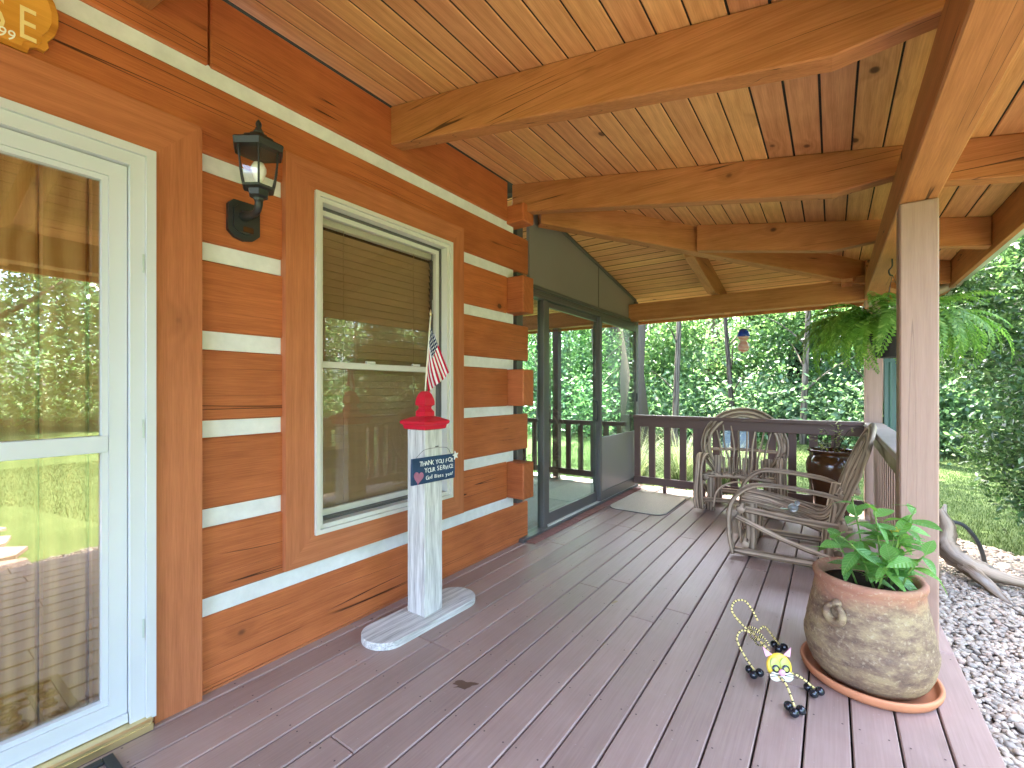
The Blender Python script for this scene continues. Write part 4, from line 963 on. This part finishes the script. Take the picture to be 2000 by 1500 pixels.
def put_leaf(p, yaw, pitch, size, parent, me=None, name='leaf', roll=0):
    m = Matrix.Translation(p) @ Matrix.Rotation(yaw, 4, 'Z') @ Matrix.Rotation(-pitch, 4, 'Y') @ Matrix.Rotation(roll, 4, 'X') @ Matrix.Diagonal((size, size, size, 1))
    return obj(name, me or random.choice(LM), None, parent, m)
stems = [((.02,-.05),(-.06,-.17,.16)),((.05,-.02),(.02,-.06,.25)),((.08,.0),(.10,-.02,.19)),((.06,.03),(.15,.02,.26)),((.0,.02),(-.05,.06,.27)),((.10,-.06),(.16,-.13,.15)),((.03,-.09),(.06,-.17,.12)),((-.04,-.03),(-.12,-.06,.15)),((.09,.05),(.13,.12,.17))]
for (bx, by), (tx, ty, tz) in stems:
    b = Vector((PC[0]+bx, PC[1]+by, .415)); t = Vector((PC[0]+tx*1.1, PC[1]+ty*1.1, .42+tz*1.35)); mid = b.lerp(t, .5)+Vector((0,0,.03))
    tube('stem', [b, mid, t], [.0045,.0035,.0025], M['stem'], pp, 6, n=4)
    P = catmull([tuple(b), tuple(mid), tuple(t)], 5)
    nl = random.randint(10, 13)
    for k in range(nl):
        q = Vector(P[min(len(P)-1, int((.25+.75*k/(nl-1))*(len(P)-1)))]); yaw = k*2.4+random.uniform(-.5,.5)
        put_leaf(q, yaw, R(random.uniform(-35, 35)) if k < nl-2 else R(random.uniform(0,55)), random.uniform(.08,.15)*(1 if k < nl-1 else .8), pp, roll=random.uniform(-.5,.5))
fl = Vector((PC[0]+.09, PC[1]-.03, .66))
for k in range(5): put_leaf(fl, k*1.257, R(55), .035, pp, leafmesh('petal', M['yellow'], .75, .1, 5), 'petal')
tube('flower_stalk', [(PC[0]+.08, PC[1]-.02, .58), tuple(fl)], .002, M['stem'], pp, 5)

# ------------------------------------------------------------------ wire cat
ct = empty('wire_cat', (-.2, 2.3, 0), label='yellow and black wire cat figurine with bead feet beside the clay pot', cat='figurine')
head = Vector((-.185, 2.225, .112))
fw = Vector((.52, -.85, .28)).normalized()          # face looks towards the viewer's lower right and up a little
fr_ = fw.cross(Vector((0,0,1))).normalized()*-1; fu = fr_.cross(fw).normalized()*-1
fr_ = Vector((0,0,1)).cross(fw).normalized(); fu = fw.cross(fr_).normalized()
def fm(x, y, z=0.0): 
    m = Matrix((fr_, fu, fw)).transposed().to_4x4(); m.translation = head+fr_*x+fu*y+fw*z; return m
def disc(name, x, y, z, r, t, mat, ry=None): lathe(name, [(r*.96,0),(r,t*.3),(r*.9,t),(.0005,t*1.1)], mat, ct, 24, fm(x, y, z) @ Matrix.Diagonal((1, (ry or r)/r, 1, 1)))
disc('head', 0, 0, 0, .052, .012, M['yellow'])
for s in (-1, 1):
    prism('ear', [(-.014,0),(.014,0),(s*.010,.040)], .004, M['pink'], ct, fm(s*.036, .040, .002) @ Matrix.Rotation(-s*.35, 4, 'Z'))
    disc('eye', s*.020, .010, .0135, .021, .004, M['lime'], .027); disc('eye_ring', s*.020, -.006, .0182, .016, .003, M['bead']); disc('pupil', s*.020, -.006, .0216, .009, .002, M['lime'])
    disc('cheek', s*.022, -.034, .0135, .026, .007, M['creamdot'], .02)
    for q in (-.05, .06): tube('whisker', [fm(s*.006, -.028, .026).translation, fm(s*.062, -.028+q*.16, .024).translation], .0011, M['bead'], ct, 5)
disc('nose', 0, -.018, .022, .013, .008, M['pink'])
tube('mouth', [fm(-.016, -.052, .018).translation, fm(0, -.036, .022).translation, fm(.016, -.052, .018).translation], .0015, M['bead'], ct, 5)
feet = {'fl': (-.121, 2.113), 'fr': (-.062, 2.293), 'bl': (-.285, 2.289), 'br': (-.214, 2.588)}
def feet_at(x, y):
    f = empty('paw', (x, y, 0), parent=ct)
    for dx, dy in ((0,-.021),(.021,.012),(-.021,.012)): MB().add(*sphereVF((0,0,0), .0175, 14, 9)).build('bead', M['bead'], f, True, Matrix.Translation((x+dx, y+dy, .0178)))
for k_ in feet.values(): feet_at(*k_)
coil = Vector((-.30, 2.33, .165))
def wire(name, P, r=.0042): 
    P = catmull(P, 10); o = tube(name, P, r, M['dash'], ct, 7)
    for i in range(3, len(P)-2, 3):                # black wrapping
        T = np.gradient(P, axis=0)[i]; T /= np.linalg.norm(T); tube('wrap', [P[i]-T*.0022, P[i]+T*.0022], r*1.16, M['bead'], ct, 7)
wire('front_leg', [tuple(head+fr_*-.02-fu*.03), (-.155, 2.165, .08), (*feet['fl'], .03)])
wire('front_leg', [tuple(head+fr_*.03-fu*.02), (-.110, 2.262, .075), (*feet['fr'], .03)])
wire('back_leg', [(-.29, 2.33, .17), (-.335, 2.30, .185), (-.352, 2.275, .15), (-.32, 2.28, .08), (*feet['bl'], .03)])
wire('back_leg', [(-.28, 2.37, .165), (-.26, 2.43, .17), (-.235, 2.51, .10), (*feet['br'], .03)])
wire('body', [tuple(head), (-.225, 2.27, .14), (-.27, 2.31, .16), (-.30, 2.345, .17), (-.31, 2.37, .18)], .005)
bc = [(-.25-.05*t+.024*math.cos(t*16), 2.29+.05*t, .155+.02*t+.024*math.sin(t*16)) for t in np.linspace(0, 1, 16)]
wire('coil', bc, .0035)
wire('tail', [(-.31, 2.34, .17), (-.345, 2.31, .215), (-.372, 2.27, .275), (-.362, 2.275, .318), (-.325, 2.295, .325), (-.295, 2.31, .285), (-.275, 2.32, .24)])

# ------------------------------------------------------------------ glazed urn with shrub
UC = (.0, 5.40)
un = empty('glazed_urn', (UC[0], UC[1], 0), label='tall shiny brown glazed urn in the far porch corner', cat='plant pot')
lathe('body', [(.11,.001),(.125,.01),(.13,.03),(.14,.10),(.165,.25),(.195,.40),(.213,.50),(.215,.56),(.20,.615),(.178,.645),(.172,.66),(.19,.675),(.205,.69),(.207,.70),(.198,.704),(.18,.69),(.165,.66),(.165,.62)], M['glaze'], un, 48, Matrix.Translation((UC[0], UC[1], 0)))
lathe('soil', [(.166,.64),(.1,.648),(.001,.65)], M['soil'], un, 24, Matrix.Translation((UC[0], UC[1], 0)))
us = empty('urn_shrub', (UC[0], UC[1], .65), label='thin olive leaved shrub growing in the brown glazed urn', cat='plant')
OM = [leafmesh('leaf', M['olive'], .5, .2, 3)]
random.seed(5)
for k in range(9):
    a = k*.7+random.uniform(-.3,.3); r_ = random.uniform(.10,.30); h_ = random.uniform(.10,.34)
    P = [(UC[0]+.03*math.cos(a), UC[1]+.03*math.sin(a), .645), (UC[0]+.5*r_*math.cos(a), UC[1]+.5*r_*math.sin(a), .65+h_*.8), (UC[0]+r_*math.cos(a), UC[1]+r_*math.sin(a), .65+h_*.95)]
    tube('twig', P, [.005,.003,.002], M['bark'], us, 5, n=5); Q = catmull(P, 6)
    for j in range(13):
        q = Vector(Q[min(len(Q)-1, 3+int(j/13*(len(Q)-3)))])+Vector([random.uniform(-.03,.03) for _ in range(3)])
        put_leaf(q, random.uniform(0,6.28), R(random.uniform(-30,40)), random.uniform(.03,.055), us, OM[0])

# ------------------------------------------------------------------ hanging fern
FC = Vector((.335, 4.0, 1.62))
hf = empty('hanging_fern', tuple(FC), label='lush green fern in a hanging basket under the eave beam', cat='fern')
lathe('basket', [(.07,-.12),(.09,-.115),(.12,.0),(.135,.04),(.13,.045),(.11,.02),(.001,.03)], M['rubber'], hf, 24, Matrix.Translation(FC))
tube('hook', [(.333, 4.0, PZ0-.001), (.333, 4.0, 2.12), (.315, 3.985, 2.09), (.32, 3.985, 2.06), (.335, 3.995, 2.055)], .005, M['dark'], hf, 6, n=4)
for k in range(3):
    a = k*2.094; tube('chain', [(.334, 3.996, 2.06), (FC.x+.125*math.cos(a), FC.y+.125*math.sin(a), FC.z+.04)], .0018, M['wire'], hf, 5)
def frondmesh(droop, L=1.0, n=34):
    V = []; F = []; P = []
    for i in range(n+1):
        t = i/n; ang = R(62)-droop*t**1.1; P.append((0,0) if i == 0 else (P[-1][0]+math.cos(ang)/n, P[-1][1]+math.sin(ang)/n))
    for i in range(n+1):
        x, z = P[i]; w = .0035*(1-i/n)+.001; V += [(x, -w, z), (x, w, z)]
    for i in range(n): F.append([2*i, 2*i+1, 2*i+3, 2*i+2])
    for i in range(2, n):
        t = i/n; pl = .088*math.sin(math.pi*min(1, t*.92+.08))**.75; x, z = P[i]; dx = P[i+1][0]-x; dz = P[i+1][1]-z
        for s in (-1, 1):
            b = len(V); k_ = random.uniform(.85,1.1)
            V += [(x, 0, z), (x+dx*1.0+pl*.10, s*pl*.5*k_, z+dz-.012), (x+pl*.28, s*pl*k_, z-.03-.02*random.random()), (x+dx*.25-pl*.02, s*pl*.5*k_, z-.01)]
            F.append([b, b+1, b+2, b+3])
    me = fastmesh('frond', V, F); me.materials.append(M['fern']); return me
random.seed(3)
FM = [frondmesh(R(d)) for d in (85, 115, 140, 160, 178)]
for k in range(190):
    a = k*2.39996+random.uniform(-.2,.2); ring_ = (k/190)**.8
    L = random.uniform(.42,.72)*(.72+.4*ring_); me = FM[min(4, int(ring_*4.2+random.uniform(0,1)))]
    m = Matrix.Translation(FC+Vector((.07*math.cos(a), .07*math.sin(a), .03))) @ Matrix.Rotation(a, 4, 'Z') @ Matrix.Rotation(R(random.uniform(-30, 12)*(1-ring_)+random.uniform(-6,14)*ring_), 4, 'Y') @ Matrix.Rotation(random.uniform(-.3,.3), 4, 'X') @ Matrix.Diagonal((L, L, L, 1))
    obj('frond', me, None, hf, m)

# ------------------------------------------------------------------ glass wind ornament hanging at the far opening
og = empty('hanging_ornament', (-.82, 5.72, 1.83), label='blue and red striped glass ornament hanging in the far opening', cat='ornament')
lathe('blue_bulb', [(.012,.07),(.03,.066),(.055,.035),(.066,.0),(.064,-.02)], M['pond_blue'], og, 24, Matrix.Translation((-.82, 5.72, 1.905)))
lathe('striped_bulb', [(.064,.05),(.058,.03),(.034,.005),(.034,-.005),(.055,-.035),(.062,-.07),(.05,-.105),(.025,-.125),(.001,-.128)], M['stripeglass'], og, 24, Matrix.Translation((-.82, 5.72, 1.835)))
tube('cord', [(-.82, 5.72, 1.97), (-.82, 5.72, PZ0-.001)], .002, M['wire'], og, 5)

# ------------------------------------------------------------------ driftwood, hose, rocks beside the deck
dw = empty('driftwood', (1.0, 5.4, GZ), label='bleached driftwood stump lying on the gravel beside the deck', cat='driftwood')
random.seed(9)
tube('trunk', [(.80,5.62,.20),(.845,5.58,.06),(.83,5.52,-.08),(.88,5.42,-.17),(1.02,5.32,-.22),(1.22,5.30,-.25),(1.5,5.38,-.29)], [.025,.058,.066,.082,.072,.055,.038,.02], M['driftwood'], dw, 14, .18, n=5)
tube('limb', [(.90,5.40,-.20),(.98,5.24,-.24),(1.04,5.08,-.29),(1.10,4.95,-.335)], [.06,.05,.035,.015], M['driftwood'], dw, 10, .12, n=5)
tube('limb', [(.84,5.56,.02),(.83,5.68,.10),(.86,5.76,.22)], [.05,.04,.012], M['driftwood'], dw, 8, .15, n=4)
tube('limb', [(1.0,5.36,-.2),(1.05,5.55,-.24),(1.2,5.75,-.32)], [.06,.045,.02], M['driftwood'], dw, 9, .12, n=4)
tag(tube('garden_hose', [(.86,5.72,.08),(.97,5.72,.06),(1.06,5.75,-.06),(1.12,5.82,-.22),(1.14,5.90,-.34),(1.10,6.05,-.345)], .017, M['hose'], None, 9, n=6), 'black hose looping down behind the driftwood', 'hose')
rk = [(1.30,5.98,.075),(1.42,6.12,.06),(1.22,6.15,.055),(1.52,6.30,.08),(1.38,6.38,.06),(1.15,6.35,.065),(1.62,6.05,.07)]
words = ['largest grey cobble right behind the driftwood limb','flat tan cobble behind the driftwood','small grey cobble nearest the hose end','rounded pink cobble under the holly bush','small brown cobble at the lawn edge','dark cobble beside the black hose','pale cobble at the right edge of the gravel']
for (x, y, s), w in zip(rk, words):
    vv = ico*(1+rng.normal(0,.1,(12,1)))*np.array([s*1.3, s, s*.65]); me = fastmesh('cobble', vv, icoF, False); o = obj('cobble', me, M['gravel'], None, Matrix.Translation((x, y, GZ+s*.35)) @ Matrix.Rotation(x*9, 4, 'Z'))
    ss = o.modifiers.new('round', 'SUBSURF'); ss.levels = ss.render_levels = 2; tag(o, w, 'stone', 'cobbles by the driftwood'); me.polygons.foreach_set('use_smooth', [True]*20)

# ------------------------------------------------------------------ planting and trees
def leaf_cloud(name, P, size, aspect, mat, up=.4, fold=.25):
    """one small folded rhombus leaf per point"""
    k = len(P); s = size*rng.uniform(.6, 1.35, k)
    nrm = rng.normal(0, 1, (k, 3)); nrm[:, 2] = np.abs(nrm[:, 2])+up; nrm /= np.linalg.norm(nrm, axis=1)[:, None]
    d = rng.normal(0, 1, (k, 3)); d -= nrm*(d*nrm).sum(1)[:, None]; d /= np.linalg.norm(d, axis=1)[:, None]; e = np.cross(nrm, d)
    h = s[:, None]/2; w = h*aspect
    v = np.stack([P-d*h, P+e*w+nrm*w*fold, P+d*h, P-e*w+nrm*w*fold], 1).reshape(-1, 3)
    return fastmesh(name, v, np.arange(4*k).reshape(-1, 4)) if False else fastmesh(name, v, np.stack([np.arange(k)*4+i for i in (0,1,2,0,2,3)], 1).reshape(-1, 3))
def crown_points(nclump, per, shape=(1,1,1), zmin=-.95, spread=.16):
    c_ = rng.normal(0, 1, (nclump, 3)); c_ /= np.linalg.norm(c_, axis=1)[:, None]; c_ *= (rng.uniform(.25, 1, nclump)**.45)[:, None]
    c_ *= (1+.18*np.sin(c_[:, 0]*5+c_[:, 1]*4))[:, None]; c_[:, 2] = np.maximum(c_[:, 2], zmin)
    p = np.repeat(c_, per, 0)+rng.normal(0, spread, (nclump*per, 3))*np.array([1, 1, .6]); return p*np.array(shape)
crowns = [leaf_cloud('crown', crown_points(95, 170, spread=.13), .052, .55, M[m_]) for m_ in ('leafA', 'leafB', 'leafA', 'leafB')]
for me, m_ in zip(crowns, ('leafA', 'leafB', 'leafA', 'leafB')): me.materials.append(M[m_])
def trunk_mesh(seed, mat):
    random.seed(seed); B = MB(); x = y = 0; P = []
    for i in range(8): P.append((x, y, i/7)); x += random.uniform(-.02,.02); y += random.uniform(-.02,.02)
    B.add(*tubeVF(P, [.028,.022,.02,.017,.013,.006], 8, .06))
    for k in range(9):
        i = random.randint(2, 6); a = random.uniform(0, 6.28); l = random.uniform(.15,.3); b = np.array(P[i])
        B.add(*tubeVF([b, b+np.array((math.cos(a)*l*.5, math.sin(a)*l*.5, l*.35)), b+np.array((math.cos(a)*l, math.sin(a)*l, l*.8))], [.010,.006,.002], 5))
    me = B.mesh('trunk', True); me.materials.append(mat); return me
trunks = [trunk_mesh(s, M[m_]) for s, m_ in ((1,'bark'),(2,'trunkpale'),(3,'bark'))]
def tree(x, y, h, cr, cz, vs, label, group, k, name='tree'):
    z = float(ground_z(np.array(x), np.array(y))); t = empty(name, (x, y, z), label=label, cat='tree', group=group)
    rz = k*1.7
    obj('trunk', trunks[k % 3], None, t, Matrix.Translation((x, y, z-.1)) @ Matrix.Rotation(rz, 4, 'Z') @ Matrix.Diagonal((h, h, h, 1)))
    obj('crown', crowns[k % 4], None, t, Matrix.Translation((x, y, z+cz)) @ Matrix.Rotation(rz, 4, 'Z') @ Matrix.Diagonal((cr, cr, vs, 1)))
# edge of the woods seen through the far opening
W = [(-6.8,17.5,9,3.0,3.3,3.4,'bluish green tree at left of the far opening, beside the sunroom frame'),
     (-3.6,18.5,10,2.9,3.5,3.5,'tree with forked pale trunk behind the left part of the far railing'),
     (-1.2,19.0,11,3.0,3.3,3.5,'tree straight behind the hanging glass ornament'),
     (1.6,18.0,9,2.8,3.0,3.2,'bright yellow green tree behind the hanging fern'),
     (4.0,17.0,9,2.7,3.2,3.3,'tree just left of the near porch post, beyond the lawn'),
     (-10.5,17.0,10,3.2,3.4,3.6,'tree seen through the right sunroom pane'),
     (-14.0,16.0,10,3.3,3.4,3.6,'tree seen through the middle sunroom pane'),
     (-18.0,15.0,11,3.4,3.6,3.7,'tree seen through the left sunroom pane beside the log corner')]
for k, (x, y, h, cr, cz, vs, lb) in enumerate(W): tree(x, y, h, cr, cz, vs, lb, 'trees along the wood edge', k)
# trees across the lawn, mirrored in the door and window glass
for k, (x, y, h, cr, cz, lb) in enumerate([(15,1.5,11,4.2,6.2,'large lawn tree mirrored in the storm door glass'),(19,6.5,11,4.0,5.5,'tall tree mirrored in the upper window pane'),(17,12.5,9,3.4,4.2,'broad tree beyond the holly bush across the right lawn'),(22,-4,12,4.5,6.0,'far lawn tree to the right of the viewer'),(13,-10,10,3.8,5.5,'lawn tree behind the viewer on the right')]):
    tree(x, y, h, cr, cz, cr*.95, lb, 'trees across the lawn', k+1)
for k, (x, y, h, cr, cz, lb) in enumerate([(-4.35,12.1,15,3.6,11.0,'tall oak rising above the roof line behind the sunroom'),(1.55,13.5,15,3.4,11.0,'tall oak rising above the roof line straight beyond the near porch post'),(3.2,14.0,14,3.2,10.5,'tall oak rising above the roof line beyond the right lawn')]):
    tree(x, y, h, cr, cz, cr*.8, lb, 'tall shade trees at the lawn edge', k)
# the woods behind, one mass
nc = 1900; th_ = rng.uniform(R(-62), R(128), nc); rr = rng.uniform(20, 32, nc)
cx, cy = rr*np.sin(th_)*1.0, rr*np.cos(th_); far = (cx > 12); cz = rng.uniform(-.2, 9.0, nc)**1.0
P = np.repeat(np.stack([cx, cy, cz], 1), 190, 0)+rng.normal(0, 1, (nc*190, 3))*np.array([1.1, 1.1, .75])
hole = (P[:, 0] > 10) & (P[:, 2] > 5.5)
P = P[(P[:, 2] > -.4) & ~hole]
tag(obj('woodland', leaf_cloud('woodland', P, .21, .55, M['leafA']), M['leafA']), 'dense sunlit green woods behind the lawn', kind='stuff')
# shrubs at the wood edge
nc = 260; th_ = rng.uniform(R(-60), R(45), nc); rr = rng.uniform(14.5, 18, nc)
P = np.repeat(np.stack([rr*np.sin(th_), rr*np.cos(th_), rng.uniform(-.2, 1.3, nc)], 1), 170, 0)+rng.normal(0, 1, (nc*170, 3))*np.array([.5,.5,.38])
P = P[P[:, 2] > -.3]
tag(obj('undergrowth', leaf_cloud('undergrowth', P, .15, .55, M['leafB']), M['leafB']), 'low leafy undergrowth along the edge of the woods', kind='stuff')
# bare saplings and trunks among the woods
random.seed(14)
ORD = ['leftmost', 'second', 'third', 'fourth', 'fifth', 'sixth', 'seventh', 'eighth', 'ninth', 'rightmost']
for k in range(10):
    a = R(-43+k*5.6+random.uniform(-2,2)); r_ = random.uniform(13.5, 16); x, y = r_*math.sin(a), r_*math.cos(a); lean = random.uniform(-.5,.5); rd = random.uniform(.05,.12)
    bt = empty('bare_tree', (x, y, -.35), label='slender bare trunked tree at the wood edge, '+ORD[k]+(' of ten' if k in (0, 9) else ' from the left of ten'), cat='tree', group='bare trunks at the wood edge')
    tube('trunk', [(x, y, -.4), (x+lean*.3, y, 1.5), (x+lean, y, 5.5)], [rd, rd*.8, rd*.5], M['trunkpale' if k % 2 else 'bark'], bt, 8, .08, n=4)
    for q in range(4):
        z = 1.2+q*.7; a2 = random.uniform(0, 6.28); l = random.uniform(.6,1.3); f_ = (z/5.5)**1.5*lean
        tube('branch', [(x+f_, y, z), (x+f_+math.cos(a2)*l*.5, y+math.sin(a2)*l*.5, z+l*.5), (x+f_+math.cos(a2)*l, y+math.sin(a2)*l, z+l*.8)], [.025,.016,.006], M['trunkpale' if k % 2 else 'bark'], bt, 6, .05, n=3)
# holly bush by the gravel
hb = empty('holly_bush', (2.12, 6.25, GZ), label='large glossy dark green bush right of the near porch post', cat='bush')
n_ = 330; c_ = rng.normal(0, 1, (n_, 3)); c_ /= np.linalg.norm(c_, axis=1)[:, None]; c_ *= (rng.uniform(.55, 1.05, n_))[:, None]
P = np.repeat(c_, 230, 0)*np.array([1.12, 1.25, 2.25])+rng.normal(0, 1, (n_*230, 3))*np.array([.11,.11,.10])
P *= np.stack([np.clip(.78+.16*(P[:,2]+2.1), .7, 1.12)]*2+[np.ones(len(P))], 1); P += np.array([2.12, 6.25, 1.75]); P = P[P[:, 2] > -.30]
obj('foliage', leaf_cloud('foliage', P, .066, .42, M['leafH'], .2), M['leafH'], hb)
for k in range(5): tube('stem', [(2.12+.1*math.cos(k*1.3), 6.25+.1*math.sin(k*1.3), GZ-.05), (2.12+.3*math.cos(k*1.3), 6.25+.3*math.sin(k*1.3), .9), (2.12+.6*math.cos(k*1.3), 6.25+.6*math.sin(k*1.3), 2.6)], [.05,.035,.012], M['bark'], hb, 7, n=3)
# ornamental grass behind the far railing
def reed(x, y, h, label, seed):
    rng2 = np.random.default_rng(seed); k = 420; a = rng2.uniform(0, 6.28, k); L = h*rng2.uniform(.65,1.15,k); V = []; F = []
    out = rng2.uniform(.35,1.15,k)
    for i in range(k):
        b = len(V); dx, dy = math.cos(a[i]), math.sin(a[i]); w = .006
        for j in range(6):
            t = j/5; r_ = .05+L[i]*out[i]*t*t*.75; z = L[i]*(t-.42*out[i]*t**2.6); ww = w*(1-t*.85)
            V += [(r_*dx-ww*dy, r_*dy+ww*dx, z), (r_*dx+ww*dy, r_*dy-ww*dx, z)]
        for j in range(5): F.append([b+2*j, b+2*j+1, b+2*j+3, b+2*j+2])
    p = empty('ornamental_grass', (x, y, GZ), label=label, cat='grass clump', group='ornamental grass clumps')
    obj('blades', fastmesh('blades', V, np.array(F)), M['reed'], p, Matrix.Translation((x, y, GZ-.02)))
reed(-2.45, 6.75, 1.25, 'arching ornamental grass clump nearest the sunroom corner', 1)
reed(-1.85, 7.0, 1.3, 'arching ornamental grass clump left of the twig hoop chair', 2)
reed(-1.35, 7.5, 1.1, 'ornamental grass clump partly behind the twig hoop chair', 3)
# small blue grey shed far beyond the lawn
sh = empty('garden_shed', (-2.05, 13.6, -.2), label='small blue grey shed seen between the balusters behind the hoop chair', cat='shed')
shm = paint('shed_siding', (.10,.125,.14), .6)
for k in range(6): aabb('siding_board', -2.45, -1.72, 13.5, 13.53, -.45+k*.11, -.345+k*.11, shm, sh, axis=0)
aabb('side_wall', -2.45, -1.72, 13.535, 14.2, -.45, .21, shm, sh, bev=0)
o = prism('roof', [(-.45,0),(.45,0),(0,.22)], .85, M['dim'], sh, Matrix.Translation((-2.085, 14.3, .212)) @ Matrix.Rotation(R(90), 4, 'X'))
